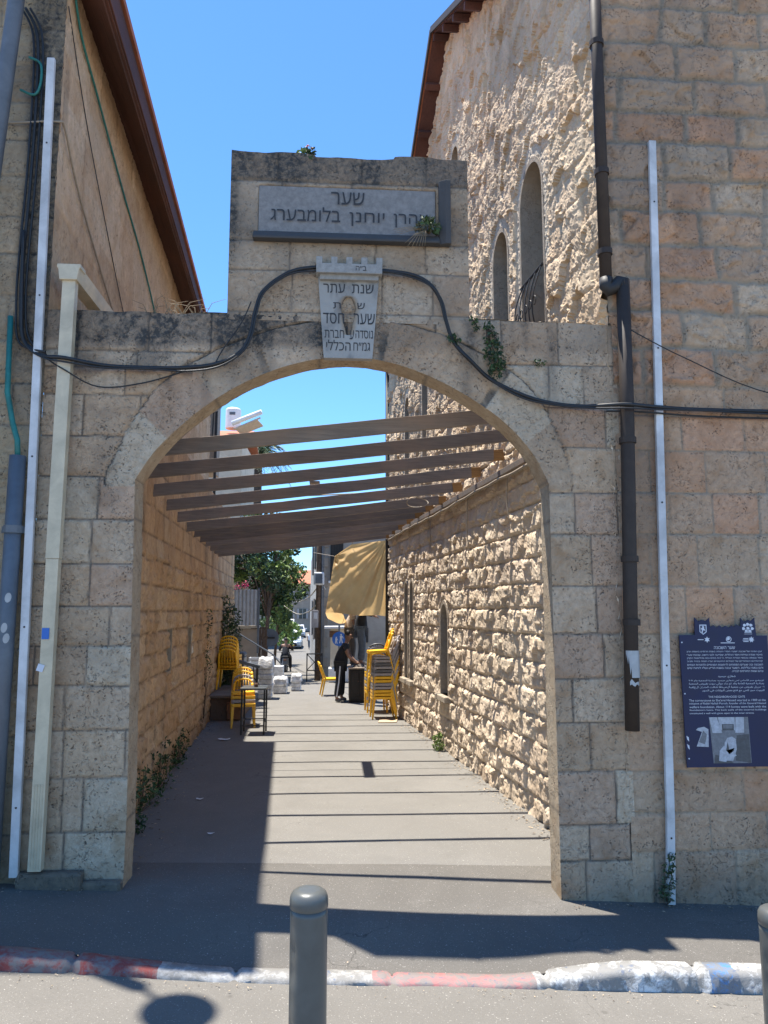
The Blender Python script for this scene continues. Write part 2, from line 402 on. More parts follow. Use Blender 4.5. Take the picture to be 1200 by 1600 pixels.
M['woodblack'] = wood('dark_cabinet_wood', (.035, .026, .022), (.018, .014, .012), .45, 2)

def asphalt(name, c, agg=.5, crack=.5, stain=(.7, .7, .7), scale=1.0):
    m, N, L, b = newmat(name); co = coords(N)
    big = noise(N, L, .9 * scale, 8, .6, co, .8); fine = noise(N, L, 120, 4, .8, co); mid = noise(N, L, 28, 6, .7, co)
    col = mixc(N, L, ramp(N, L, big, .32, .68), tuple(x * s for x, s in zip(c, stain)), c)
    blot = noise(N, L, 3.4, 7, .72, co, .4); col = mixc(N, L, ramp(N, L, blot, .52, .74, (0, 0, 0), (.55, .55, .55)), col, tuple(x * .62 for x in c))
    col = mixc(N, L, ramp(N, L, noise(N, L, 2.2, 5, .7, co), .60, .74, (0, 0, 0), (.4, .4, .4)), col, tuple(min(1, x * 1.25) for x in c))
    col = mixc(N, L, ramp(N, L, fine, .35, .68, (0, 0, 0), (1, 1, 1)), tuple(x * (1 - .45 * agg) for x in c), col)
    sp = noise(N, L, 85, 2, .5, co)
    col = mixc(N, L, ramp(N, L, sp, .66, .72, (0, 0, 0), (agg, agg, agg)), col, tuple(min(1, x * 1.7 + .03) for x in c))
    # stains and gum spots
    vo = N.new('ShaderNodeTexVoronoi'); vo.inputs['Scale'].default_value = 2.3; L.new(co, vo.inputs['Vector'])
    col = mixc(N, L, ramp(N, L, vo.outputs['Distance'], .035, .06, (.55, .55, .55), (0, 0, 0)), col, tuple(x * .45 for x in c))
    # cracks
    ve = N.new('ShaderNodeTexVoronoi'); ve.feature = 'DISTANCE_TO_EDGE'; ve.inputs['Scale'].default_value = .75
    ad = N.new('ShaderNodeVectorMath'); ad.operation = 'ADD'; nz = N.new('ShaderNodeTexNoise'); nz.inputs['Scale'].default_value = 3; nz.inputs['Detail'].default_value = 6
    L.new(co, nz.inputs['Vector']); L.new(co, ad.inputs[0]); L.new(nz.outputs['Color'], ad.inputs[1]); L.new(ad.outputs[0], ve.inputs['Vector'])
    cm = N.new('ShaderNodeMath'); cm.operation = 'MULTIPLY'
    L.new(ramp(N, L, ve.outputs['Distance'], .0, .006, (1, 1, 1), (0, 0, 0)), cm.inputs[0]); L.new(ramp(N, L, big, .5, .62, (0, 0, 0), (crack, crack, crack)), cm.inputs[1])
    col = mixc(N, L, cm.outputs[0], col, tuple(x * .3 for x in c))
    L.new(col, b.inputs['Base Color']); b.inputs['Roughness'].default_value = .93; b.inputs['Specular IOR Level'].default_value = .2
    h = N.new('ShaderNodeMath'); h.operation = 'MULTIPLY_ADD'; L.new(mid, h.inputs[0]); h.inputs[1].default_value = .6; L.new(fine, h.inputs[2])
    bump(N, L, b, h.outputs[0], .55, .006); return m
M['alley'] = asphalt('alley_paving', (.248, .234, .212), .8, .8, (.74, .735, .725))
M['sidewalk'] = asphalt('pavement_asphalt', (.192, .177, .157), .95, .9, (.68, .68, .68))
M['road'] = asphalt('road_asphalt', (.235, .217, .19), .8, .95, (.74, .74, .74))

# ------------------------------------------------------------------ ground
def base_z(x): return .02 - .05 * np.clip(x, -6, 6)
def dip(x): return .098 * sstep(-2.1, -.5, x) * (1 - sstep(1.0, 2.0, x))
def ground_z(x, y):
    x = np.asarray(x, float); y = np.asarray(y, float)
    return base_z(x) * (1 - sstep(.1, 1.5, y)) - dip(x) * (1 - sstep(-1.05, -.35, y))
def road_z(x): x = np.asarray(x, float); return base_z(x) - .108 + .034 * (1 - sstep(-1.9, -.5, x))
def sheet(name, xs, ys, zf, mat, wave=.006):
    X, Y = np.meshgrid(xs, ys, indexing='ij'); Z = zf(X, Y) + (fbm(X * 1.3, Y * 1.3, 7, 3) - .5) * wave * 2
    n, m = X.shape; idx = np.arange(n * m).reshape(n, m)
    f = np.stack([idx[:-1, :-1], idx[1:, :-1], idx[1:, 1:], idx[:-1, 1:]], -1).reshape(-1, 4)
    me = bpy.data.meshes.new(name); me.from_pydata(np.stack([X, Y, Z], -1).reshape(-1, 3).tolist(), [], f.tolist())
    me.polygons.foreach_set('use_smooth', [True] * len(me.polygons))
    o = link_mesh(name, me, None, mat); o['kind'] = 'structure'; return o
sheet('sidewalk', np.arange(-14, 14.01, .1), np.append(np.arange(-1.08, .70, .06), .72), ground_z, M['sidewalk'], .004)
sheet('alley_floor', np.arange(-3.4, 3.01, .1), np.append(np.arange(.72, 16.8, .12), 16.9), ground_z, M['alley'], .005)
sheet('road', np.arange(-14, 14.01, .2), np.append(np.arange(-12, -1.2, .2), -1.17), lambda x, y: road_z(x) + 0 * y, M['road'], .005)
def street_z(y): return np.interp(y, [16.8, 20, 31, 69, 85, 120, 200], [0, -.10, -.76, -1.62, -1.0, -.5, -.5])
sheet('street', np.arange(-24, 8.01, 1.0), np.concatenate([np.arange(16.9, 30, .5), np.arange(30, 140, 2.0)]), lambda x, y: street_z(y) + 0 * x, M['road'], .01)
g = MB(); g.add([(-1500, -1500, -2.4), (1500, -1500, -2.4), (1500, 3000, -2.4), (-1500, 3000, -2.4)], [(0, 1, 2, 3)])
gr = g.build('ground', M['farstone']); gr['kind'] = 'structure'

def kerb_mat():
    m, N, L, b = newmat('kerb_paint'); co = coords(N)
    sx = N.new('ShaderNodeSeparateXYZ'); L.new(co, sx.inputs[0])
    n0 = noise(N, L, 9, 6, .7, co); ad = N.new('ShaderNodeMath'); ad.operation = 'MULTIPLY_ADD'; L.new(n0, ad.inputs[0]); ad.inputs[1].default_value = .05; L.new(sx.outputs[0], ad.inputs[2])
    mr = N.new('ShaderNodeMapRange'); L.new(ad.outputs[0], mr.inputs[0]); mr.inputs[1].default_value = -12; mr.inputs[2].default_value = 12
    cr = N.new('ShaderNodeValToRGB'); cr.color_ramp.interpolation = 'CONSTANT'; e = cr.color_ramp.elements
    st = [(-12, (.26, .05, .042)), (-1.12, (.42, .41, .39)), (.22, (.46, .15, .14)), (1.30, (.70, .70, .68)), (2.36, (.03, .22, .55)), (2.56, (.70, .70, .68)), (3.6, (.03, .2, .5)), (4.4, (.7, .7, .68))]
    for i, (x, c) in enumerate(st):
        if i < 2: el = e[i]; el.position = (x + 12) / 24
        else: el = e.new((x + 12) / 24)
        el.color = rgba(c)
    L.new(mr.outputs[0], cr.inputs[0])
    w = noise(N, L, 14, 9, .75, co, .5); w2 = noise(N, L, 3.1, 6, .65, co)
    mm = N.new('ShaderNodeMath'); mm.operation = 'MULTIPLY_ADD'; L.new(w2, mm.inputs[0]); mm.inputs[1].default_value = .8; L.new(w, mm.inputs[2])
    c = mixc(N, L, ramp(N, L, mm.outputs[0], .75, .95, (0, 0, 0), (.92, .92, .92)), cr.outputs[0], (.20, .19, .175))
    c = mixc(N, L, ramp(N, L, noise(N, L, 21, 5, .7, co), .60, .66, (0, 0, 0), (.7, .7, .7)), c, (.10, .13, .2))
    L.new(c, b.inputs['Base Color']); b.inputs['Roughness'].default_value = .75
    bump(N, L, b, mm.outputs[0], .6, .012); return m
def kerb():
    xs = np.arange(-14, 14.01, .035); prof = [(-1.06, -.05), (-1.06, .004), (-1.12, .004), (-1.178, .002), (-1.196, -.010), (-1.206, -.03), (-1.212, -.30)]
    V = []; n = len(prof)
    top = ground_z(xs, xs * 0 - 1.06) + .008; seg = np.floor((xs + 14.3) / .98); gap = np.abs((xs + 14.3) / .98 - np.round((xs + 14.3) / .98)) * .98
    J = np.where(gap < .019, .022, 0)
    for i, x in enumerate(xs):
        for k, (y, z) in enumerate(prof):
            w = (vn(np.array([x * 14.0]), np.array([k * 3.1]), 5)[0] - .5) * (.02 if k >= 3 else .008)
            V.append((x, y - w + (J[i] if 2 <= k <= 5 else 0), top[i] + z - (J[i] if 1 <= k <= 5 else 0) + w * .4 + (hsh(seg[i:i+1], seg[i:i+1] * 0, 3)[0] - .5) * .012))
    F = [(i * n + k, i * n + k + 1, (i + 1) * n + k + 1, (i + 1) * n + k) for i in range(len(xs) - 1) for k in range(n - 1)]
    m = MB(); m.add(V, F); o = m.build('kerb', kerb_mat(), smooth=True); o['kind'] = 'structure'
kerb()

# ------------------------------------------------------------------ the stone gate
GT = .28
ARCH = np.array([(-1.631, 3.255), (-1.49, 3.484), (-1.326, 3.664), (-1.118, 3.856), (-0.912, 4.005), (-0.681, 4.135), (-0.448, 4.232), (-0.175, 4.305), (0.107, 4.335),
                 (0.42, 4.300), (0.70, 4.217), (0.95, 4.105), (1.19, 3.965), (1.40, 3.815), (1.56, 3.66), (1.70, 3.475), (1.806, 3.255)])
# resample the arch smoothly by arc length
def smooth_arch(n=150):
    d = np.r_[0, np.cumsum(np.hypot(*np.diff(ARCH, axis=0).T))]; t = np.linspace(0, d[-1], n)
    P = ARCH; T = np.gradient(P, d, axis=0); out = []
    for q in t:
        i = min(np.searchsorted(d, q, side='right') - 1, len(d) - 2); h = d[i + 1] - d[i]; s = (q - d[i]) / h
        out.append((2*s**3-3*s**2+1)*P[i] + (s**3-2*s**2+s)*h*T[i] + (-2*s**3+3*s**2)*P[i+1] + (s**3-s**2)*h*T[i+1])
    return np.array(out), t
AR, AS = smooth_arch()
AN = np.gradient(AR, AS, axis=0); AN = np.stack([-AN[:, 1], AN[:, 0]], -1); AN /= np.linalg.norm(AN, axis=1)[:, None]
GL, GR = -2.4, 2.43
GCOL = [(.585, .44, .305), (.60, .465, .335), (.56, .41, .28), (.62, .51, .38), (.575, .41, .29), (.59, .45, .32)]
CL = Courses([-.6, .09, .51, .91, 1.27, 1.61, 1.92, 2.23, 2.57, 2.925, 3.28, 3.62, 3.97, 4.2, 4.345, 4.70], .34, .62, GL, 0, 41, GCOL)
CR = Courses([-.6, .22, .49, .91, 1.287, 1.644, 2.007, 2.402, 2.83, 3.185, 3.58, 3.93, 4.3, 4.70], .26, .62, 0, GR, 12, GCOL)
CA = Courses([4.6, 4.72, 5.09, 5.36, 5.91, 6.4], .42, .78, -1.0, 1.2, 9, [(.47, .36, .255), (.49, .385, .28), (.44, .33, .235), (.50, .405, .305)])
CL.rows[1] = np.array([-2.9, -2.05, -1.4]); CL.rows[2] = np.array([-2.9, -2.08, -1.92, -1.3])
VJ = np.array([-.1, .42, .93, 1.42, 1.90, 2.36, 2.84, 3.32, 3.80, 4.3]) * AS[-1] / 4.2
def ring_th(s): return (.375 + .03 * np.sin(s * 2.1 + 1)) * (.62 + .38 * sstep(0, .8, np.minimum(s, AS[-1] - s)))
def gate_field(u, v):
    left = u < .1
    H1, t1, j1, b1, e1 = ashlar(u, v, CL, 3); H2, t2, j2, b2, e2 = ashlar(u, v, CR, 4)
    L3 = left[..., None]; H = np.where(left, H1, H2); T = np.where(L3, t1, t2); J = np.where(left, j1, j2)
    # voussoirs
    near = v > 3.0
    if near.any():
        uu, vv = u[near], v[near]
        D = np.hypot(uu[:, None] - AR[None, ::2, 0], vv[:, None] - AR[None, ::2, 1]); k = D.argmin(1); dist = D[np.arange(len(k)), k]; s = AS[::2][k]
        inside = (dist < ring_th(s)) & (vv > 3.2)
        wob = (fbm(uu * 9, vv * 9, 77, 3) - .5) * .02
        i = np.clip(np.searchsorted(VJ, s + wob, side='right') - 1, 0, len(VJ) - 2)
        dj = np.minimum(s + wob - VJ[i], VJ[i + 1] - s - wob); de = np.minimum(np.abs(ring_th(s) - dist + wob), np.where(inside, dj, 9))
        rnd = np.random.RandomState(8); cols = np.array([GCOL[q] for q in rnd.randint(0, len(GCOL), 12)]) * rnd.uniform(.88, 1.02, (12, 1))
        hh, tt, jj = H[near], T[near], J[near]
        prof = sstep(.003, .018, de)
        hr = (prof - 1) * .02 + (fbm(uu * 26, vv * 26, 5, 4) - .5) * .012 + (brand(i, 4) - .5) * .006
        hh = np.where(inside, hr, np.minimum(hh, hh + (sstep(.003, .016, np.abs(ring_th(s) - dist + wob)) - 1) * .012 * (vv > 3.2)))
        tt = np.where(inside[:, None], cols[i], tt); jj = np.where(inside, (1 - sstep(.004, .013, de)), jj)
        H[near], T[near], J[near] = hh, tt, jj
    # black crust below the copings and run-off streaks; hand-sized lichen
    st = fbm(u * 3.2, v * .5, 31, 4); bl = fbm(u * 1.6, v * 1.6, 33, 4)
    top = 4.69
    Dd = sstep(4.36, 4.46, v) * np.where(left, .95, .3) * (.55 + .9 * (bl - .35)) + sstep(.52, .72, st) * sstep(3.5, 4.4, v) * .6
    Dd += sstep(.55, .75, bl) * .28 * np.where(left, 1, .5) + sstep(.50, .7, fbm(u * 5, v * 5, 51, 4)) * sstep(3.6, 4.1, v) * (u < -1.2) * .5
    Dd += (1 - sstep(.0, .28, v - base_z(u))) * .35 * fbm(u * 4, v * 4, 3, 3)
    J = np.maximum(J, 0); Dd += J * .5 * sstep(.4, .6, fbm(u * 2, v * 2, 61, 3))
    return H, T, J, np.clip(Dd, 0, .95)
def attic_field(u, v):
    H, T, J, b, e = ashlar(u, v, CA, 15)
    rec = (u > -.675) & (u < .86) & (v > 5.43) & (v < 5.865)
    H = np.where(rec, -.05, H); J = np.where(rec, 0, J)
    bl = fbm(u * 2.4, v * 2.4, 71, 4); st = fbm(u * 4, v * .7, 72, 4)
    Dd = sstep(5.88, 5.93, v) * (.62 + .5 * (bl - .4)) + sstep(.5, .72, st) * .5 * sstep(4.7, 5.9, v) + sstep(5.2, 5.45, v) * (1 - sstep(5.45, 5.9, v)) * sstep(.5, .6, bl) * .4
    Dd += (1 - sstep(0, .18, u + .93)) * sstep(.42, .6, bl) * .4
    return H, T, J, np.clip(Dd, 0, .92)

gate = thing('stone_gate', 'weathered stone gateway with round arch and raised inscribed top over the alley mouth', 'gate', (.1, 0, 0))
def patch(name, X, Z, field, parent, edge=None, mat=None):
    H, T, J, D = field(X, Z)
    if edge is not None: H = H * edge
    P = np.stack([X, np.zeros_like(X), Z], -1)
    return stone_mesh(name, P, (0, -1, 0), H, T, J, D)
gm = []
zl = np.linspace(0, 1, 300)
u = np.linspace(0, 1, 64)
def xleft(z): return np.interp(z, [-.6, 0, .6, 3.255], [-1.592, -1.592, -1.585, -1.631])
def xright(z): return np.interp(z, [-.6, 3.255], [1.812, 1.806])
U, Zt = np.meshgrid(u, zl, indexing='ij'); Z = -.35 + Zt * (3.255 + .35)
X = GL + U * (xleft(Z) - GL); gm.append(patch('masonry', X, Z, gate_field, None, 1 - .85 * sstep(.985, 1, U)))
X = xright(Z) + U * (GR - xright(Z)); gm.append(patch('masonry', X, Z, gate_field, None, sstep(0, .015, U) * .85 + .15))
xs = np.concatenate([np.linspace(GL, AR[0, 0], 60)[:-1], np.interp(np.linspace(0, AS[-1], 330), AS, AR[:, 0]), np.linspace(AR[-1, 0], GR, 50)[1:]])
lo = np.concatenate([np.full(59, 3.255), np.interp(np.linspace(0, AS[-1], 330), AS, AR[:, 1]), np.full(49, 3.255)])
t = np.linspace(0, 1, 116); topz = 4.69 + (fbm(xs * 2.2, xs * 0, 19, 3) - .5) * .05
X = np.repeat(xs[:, None], len(t), 1); Z = lo[:, None] + t[None] * (topz - lo)[:, None]
onarch = np.repeat(((xs > AR[0, 0]) & (xs < AR[-1, 0]))[:, None], len(t), 1)
gm.append(patch('masonry', X, Z, gate_field, None, np.where(onarch, .1 + .9 * sstep(0, .02, Z - lo[:, None]), 1.0)))
ax = np.linspace(-.925, 1.147, 165); at = np.linspace(0, 1, 120)
atop = 6.17 + (fbm(ax * 3.1, ax * 0 + 2, 23, 3) - .5) * .045 - .02 * (ax > -.2) * (ax < .5)
X = np.repeat(ax[:, None], len(at), 1); Z = 4.64 + at[None] * (atop - 4.64)[:, None]
gm.append(patch('masonry', X, Z, attic_field, None))
# inner faces: reveals, soffit, copings, ends and back
def strip(pts, y0, y1, nrm, tint, dirt, amp=.006, ny=14, seed=3):
    pts = np.array(pts); n = len(pts); Y = np.linspace(y0, y1, ny)
    P = np.zeros((n, ny, 3)); P[:, :, 0] = pts[:, :1]; P[:, :, 2] = pts[:, 1:2]; P[:, :, 1] = Y[None]
    s = np.r_[0, np.cumsum(np.hypot(*np.diff(pts, axis=0).T))]
    S, YY = np.meshgrid(s, Y, indexing='ij'); H = (fbm(S * 14, YY * 14, seed, 4) - .5) * amp * 2
    H *= sstep(0, .02, YY - y0)
    N3 = np.zeros((n, ny, 3)); nn = np.array(nrm); N3[:] = nn if nn.ndim == 1 else np.stack([nn[:, 0], nn[:, 0] * 0, nn[:, 1]], -1)[:, None, :]
    T = np.array(tint)[None, None] * (.9 + .25 * fbm(S * 2.2, YY * 2, seed + 3, 3))[..., None]
    jn = np.zeros_like(H); q = s / .47; jn[np.abs(q - np.round(q)) * .47 < .006] = .7
    return stone_mesh('masonry', P, N3, H, T, jn, np.full(H.shape, dirt) * fbm(S * 3, YY * 3, seed + 5, 3))
zz = np.linspace(-.35, 3.255, 150)
gm.append(strip(np.stack([xleft(zz), zz], -1), 0, GT, (1, 0, 0), (.50, .40, .28), .2))
gm.append(strip(np.stack([xright(zz), zz], -1), 0, GT, (-1, 0, 0), (.48, .39, .28), .2, seed=6))
gm.append(strip(AR, 0, GT, -AN, (.52, .41, .285), .15, seed=9))
gm.append(strip(np.stack([xs, topz], -1), 0, GT, (0, 0, 1), (.36, .32, .27), .7, .02, seed=12))
gm.append(strip(np.stack([ax, atop], -1), 0, GT, (0, 0, 1), (.36, .32, .27), .7, .02, seed=14))
az = np.linspace(4.64, 6.17, 70)
gm.append(strip(np.stack([az * 0 - .925, az], -1), 0, GT, (-1, 0, 0), (.38, .33, .27), .5, seed=16))
gm.append(strip(np.stack([az * 0 + 1.147, az], -1), 0, GT, (1, 0, 0), (.38, .33, .27), .4, seed=18))
def back(X, Z, seed):
    f = lambda u, v: (lambda r: (r[0], r[1], r[2], r[2] * 0))(ashlar(u, v, CR if seed % 2 else CL, seed))
    H, T, J, D = f(X, Z); P = np.stack([X, np.full_like(X, GT), Z], -1); return stone_mesh('masonry', P, (0, 1, 0), H, T, J, D)
U2, Z2 = np.meshgrid(np.linspace(0, 1, 24), np.linspace(0, 1, 90), indexing='ij'); Zb = -.35 + Z2 * 3.605
gm.append(back(GL + U2 * (xleft(Zb) - GL), Zb, 3)); gm.append(back(xright(Zb) + U2 * (GR - xright(Zb)), Zb, 4))
Xb = np.repeat(xs[::3, None], 40, 1); tb = np.linspace(0, 1, 40); Zb = lo[::3, None] + tb[None] * (topz - lo)[::3, None]; gm.append(back(Xb, Zb, 5))
Xb = np.repeat(ax[::3, None], 40, 1); Zb = 4.64 + tb[None] * (atop - 4.64)[::3, None]; gm.append(back(Xb, Zb, 7))
def join_meshes(name, meshes):
    V = []; F = []; T = []; J = []; D = []; o = 0
    for me in meshes:
        n = len(me.vertices); c = np.zeros(n * 3, np.float32); me.vertices.foreach_get('co', c); V.append(c.reshape(-1, 3))
        f = np.zeros(len(me.polygons) * 4, np.int32); me.polygons.foreach_get('vertices', f); F.append(f.reshape(-1, 4) + o)
        t = np.zeros(n * 4, np.float32); me.attributes['tint'].data.foreach_get('color', t); T.append(t)
        j = np.zeros(n, np.float32); me.attributes['joint'].data.foreach_get('value', j); J.append(j)
        d = np.zeros(n, np.float32); me.attributes['dirt'].data.foreach_get('value', d); D.append(d); o += n
        bpy.data.meshes.remove(me)
    V = np.concatenate(V); F = np.concatenate(F); me = bpy.data.meshes.new(name)
    me.vertices.add(len(V)); me.vertices.foreach_set('co', V.reshape(-1)); me.loops.add(F.size); me.loops.foreach_set('vertex_index', F.reshape(-1))
    me.polygons.add(len(F)); me.polygons.foreach_set('loop_start', (np.arange(len(F)) * 4).astype(np.int32)); me.update(calc_edges=True)
    me.attributes.new('tint', 'FLOAT_COLOR', 'POINT').data.foreach_set('color', np.concatenate(T))
    me.attributes.new('joint', 'FLOAT', 'POINT').data.foreach_set('value', np.concatenate(J))
    me.attributes.new('dirt', 'FLOAT', 'POINT').data.foreach_set('value', np.concatenate(D))
    me.polygons.foreach_set('use_smooth', [True] * len(me.polygons)); return me
link_mesh('masonry', join_meshes('masonry', gm), gate, M['gate'], True)

# ------------------------------------------------------------------ lettering
from mathutils.geometry import delaunay_2d_cdt
def text_polys(s, size=1.0, bold=0.0):
    """outlines of a line of type, filled by the winding rule"""
    cu = bpy.data.curves.new('lettering', 'FONT'); cu.body = s; cu.size = size; cu.resolution_u = 3; cu.offset = bold; cu.fill_mode = 'NONE'
    o = bpy.data.objects.new('lettering', cu); COL.objects.link(o); bpy.context.view_layer.update()
    me = bpy.data.meshes.new_from_object(o.evaluated_get(bpy.context.evaluated_depsgraph_get()))
    v = np.array([p.co[:2] for p in me.vertices]).reshape(-1, 2); nxt = {}
    for e in me.edges: nxt.setdefault(e.vertices[0], []).append(e.vertices[1]); nxt.setdefault(e.vertices[1], []).append(e.vertices[0])
    bpy.data.objects.remove(o); bpy.data.curves.remove(cu); bpy.data.meshes.remove(me)
    if not len(v): return v, []
    seen = set(); seg = []
    for st in range(len(v)):
        if st in seen or st not in nxt: continue
        loop = [st]; seen.add(st); cur = st
        while True:
            k = [q for q in nxt[cur] if q not in seen]
            if not k: break
            k = [min(k, key=lambda q: (q - cur) % len(v))] if len(loop) == 1 else k
            cur = k[0]; seen.add(cur); loop.append(cur)
        seg += [(loop[i], loop[(i + 1) % len(loop)]) for i in range(len(loop))]
    ov, oe, of, *_ = delaunay_2d_cdt([Vector(p) for p in v], seg, [], 0, 1e-6)
    ov = np.array([tuple(p) for p in ov]); T = np.array([tuple(f) for f in of if len(f) == 3], int)
    c = ov[T].mean(1); A = v[[q[0] for q in seg]]; B = v[[q[1] for q in seg]]
    cr = (B[None, :, 0] - A[None, :, 0]) * (c[:, None, 1] - A[None, :, 1]) - (c[:, None, 0] - A[None, :, 0]) * (B[None, :, 1] - A[None, :, 1])
    upw = (A[None, :, 1] <= c[:, None, 1]) & (B[None, :, 1] > c[:, None, 1]); dnw = (A[None, :, 1] > c[:, None, 1]) & (B[None, :, 1] <= c[:, None, 1])
    w = (upw & (cr > 0)).sum(1) - (dnw & (cr < 0)).sum(1)
    return ov, [tuple(map(int, t)) for t in T[w != 0]]
def put_text(mb, s, x0, x1, z0, z1, y, mi=0, keep=False, o=None, ax=(1, 0, 0), az=(0, 0, 1), bold=0.0):
    """fit the line s into the box; o/ax/az give another plane"""
    v, f = text_polys(s, 1.0, bold)
    if not len(v): return
    lo, hi = v.min(0), v.max(0); w = np.maximum(hi - lo, 1e-6)
    sx = (x1 - x0) / w[0]; sz = (z1 - z0) / w[1]
    if keep: sx = sz = min(sx, sz)
    cx = (x0 + x1) / 2; c = (lo + hi) / 2
    if o is None: vs = [(cx + (p[0] - c[0]) * sx, y, z0 + (p[1] - lo[1]) * sz) for p in v]
    else:
        o_, a_, b_ = Vector(o), Vector(ax), Vector(az); vs = [o_ + a_ * (cx + (p[0] - c[0]) * sx) + b_ * (z0 + (p[1] - lo[1]) * sz) for p in v]
    mb.add(vs, f, mi)
def heb(s): return s[::-1]
def text_part(parent, s, x0, x1, z0, z1, y, mat, bold=.008):
    mb = MB(); put_text(mb, s, x0, x1, z0, z1, y, bold=bold)
    if mb.v: return mb.build('lettering', mat, parent, True)

def stone_box(parent, name, mat, mb, tint, dirt=.2, bevel=.006, label=None):
    o = mb.build(name, mat, parent, True, bevel=bevel); flat_attrs(o.data, tint, dirt)
    if label: o['label'] = label
    return o
# marble name plaque in its recess, mouldings right and below
m = MB(); m.box((.09, .022, 5.645), (1.54, .05, .43)); plq = stone_box(gate, 'name_plaque', M['marble'], m, (.33, .32, .31), .65)
for w_, x0, x1, z0, z1 in (('שער', -.055, .235, 5.70, 5.815), ('אהרן', .49, .79, 5.505, 5.632), ('יוחנן', .105, .41, 5.505, 5.632), ('בלומבערג', -.575, .025, 5.535, 5.668)):
    text_part(plq, heb(w_), x0, x1, z0, z1, -.0175, M['ink'])
m = MB(); m.prism([(0, 5.345), (-.075, 5.345), (-.075, 5.365), (-.03, 5.43), (0, 5.43)], (-.72, 0, 0), (0, 1, 0), (0, 0, 1), (1, 0, 0), 1.605)
stone_box(gate, 'frame_sill', M['slate'], m, (.09, .09, .095), .5)
m = MB(); m.prism([(.885, 0), (.885, -.045), (.94, -.075), (.985, -.075), (.985, 0)], (0, 0, 5.345), (1, 0, 0), (0, 1, 0), (0, 0, 1), .59)
stone_box(gate, 'frame_jamb', M['slate'], m, (.10, .10, .105), .5)
# keystone plaque with niche and crenellated cap
kx = .10
def key_field(u, v):
    du = np.abs(u - kx); t = np.clip((v - 4.515) / .235, 0, 1); a = np.clip((v - 4.745) / .115, 0, 1)
    w = np.where(v < 4.745, .014 + .052 * t ** .8, .066 * np.sqrt(1 - a * a)); w = np.where((v < 4.515) | (v > 4.86), -.05, w) + (fbm(u * 40, v * 40, 5, 3) - .5) * .012
    ins = sstep(-.002, .012, w - du); halo = sstep(-.05, .0, w - du)
    H = -.055 * ins + (fbm(u * 30, v * 30, 8, 3) - .5) * .003
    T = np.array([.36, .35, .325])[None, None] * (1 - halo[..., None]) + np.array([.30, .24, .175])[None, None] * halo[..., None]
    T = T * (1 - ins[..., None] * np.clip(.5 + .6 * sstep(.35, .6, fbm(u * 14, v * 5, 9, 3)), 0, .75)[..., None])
    D = .55 * sstep(.45, .7, fbm(u * 9, v * 4, 3, 4)) + .25 * sstep(4.93, 5.02, v)
    return H, T, H * 0, np.clip(D, 0, .8)
Uk, Tk = np.meshgrid(np.linspace(0, 1, 90), np.linspace(0, 1, 150), indexing='ij'); Zk = 4.31 + Tk * .72; xl_ = -.105 - .055 * Tk; xr_ = .305 + .057 * Tk
H, T, J, D = key_field(xl_ + Uk * (xr_ - xl_), Zk); P = np.stack([xl_ + Uk * (xr_ - xl_), np.full_like(Zk, -.035), Zk], -1)
key = link_mesh('keystone_plaque', stone_mesh('keystone_plaque', P, (0, -1, 0), H, T, J, D), gate, M['marble'], True)
m = MB()
for (xa, za, xb, zb) in ((-.105, 4.31, .305, 4.31), (.305, 4.31, .362, 5.03), (.362, 5.03, -.16, 5.03), (-.16, 5.03, -.105, 4.31)): m.add([(xa, -.0345, za), (xb, -.0345, zb), (xb, .03, zb), (xa, .03, za)], [(0, 1, 2, 3)])
stone_box(key, 'plaque_edge', M['marble'], m, (.42, .40, .37), .4, 0)
for w_, x0, x1, z0, z1 in (('שנת', .03, .215, 4.885, 4.965), ('עתר', -.215, -.03, 4.885, 4.965), ('ת', -.13, -.065, 4.745, 4.80), ('ש', .075, .14, 4.745, 4.80), ('שער', .045, .225, 4.61, 4.705), ('חסד', -.215, -.035, 4.61, 4.705),
                           ('נוסדה', .062, .21, 4.485, 4.555), ('ע', .012, .048, 4.475, 4.555), ('חברת', -.20, -.035, 4.485, 4.555), ('גמ״ח', .045, .185, 4.375, 4.45), ('הכללי', -.185, .02, 4.375, 4.468)):
    text_part(key, heb(w_), kx + x0, kx + x1, z0, z1, -.0375, M['ink'], 0.0)
m = MB()
m.box((kx + .005, -.035, 5.075), (.56, .15, .085)); m.box((kx + .005, -.018, 5.015), (.50, .11, .05))
for k in range(5): m.box((kx + .005 - .255 + k * .1275, -.035, 5.145), (.052, .15, .062))
cap = stone_box(key, 'crenellated_cap', M['marble'], m, (.44, .43, .40), .5, .004)
text_part(cap, heb('ב״ה'), kx - .04, kx + .05, 5.055, 5.095, -.1135, M['ink'])
# left plinth stones and right footing
for (cx, w, zt, yb) in ((-2.12, .5, .235, .10), (-1.76, .36, .16, .075)):
    m = MB(); m.box((cx, -yb / 2, zt - .20), (w - .012, yb, .42)); stone_box(gate, 'footing', M['gate'], m, (.30, .25, .19), .55, .025)
# ------------------------------------------------------------------ right building: rock-faced side wall, front wall, gable roof
def xr(y): return 2.40 - .1 * y
RB = thing('stone_house', 'tall house of rough cream stone with brown timber gable roof, right of the gate', 'house', (2.4, 0, 0))
RN = math.hypot(1, .1); RD = Vector((-.1, 1, 0)) / RN; RNV = Vector((-1, -.1, 0)) / RN
def RW(u, v, h): return Vector((xr(0), 0, 0)) + RD * u + Vector((0, 0, v)) + RNV * h
def gable(u): return np.interp(u, [-.2, 5.3, 7.2, 11.5], [8.72, 11.78, 10.3, 8.35])
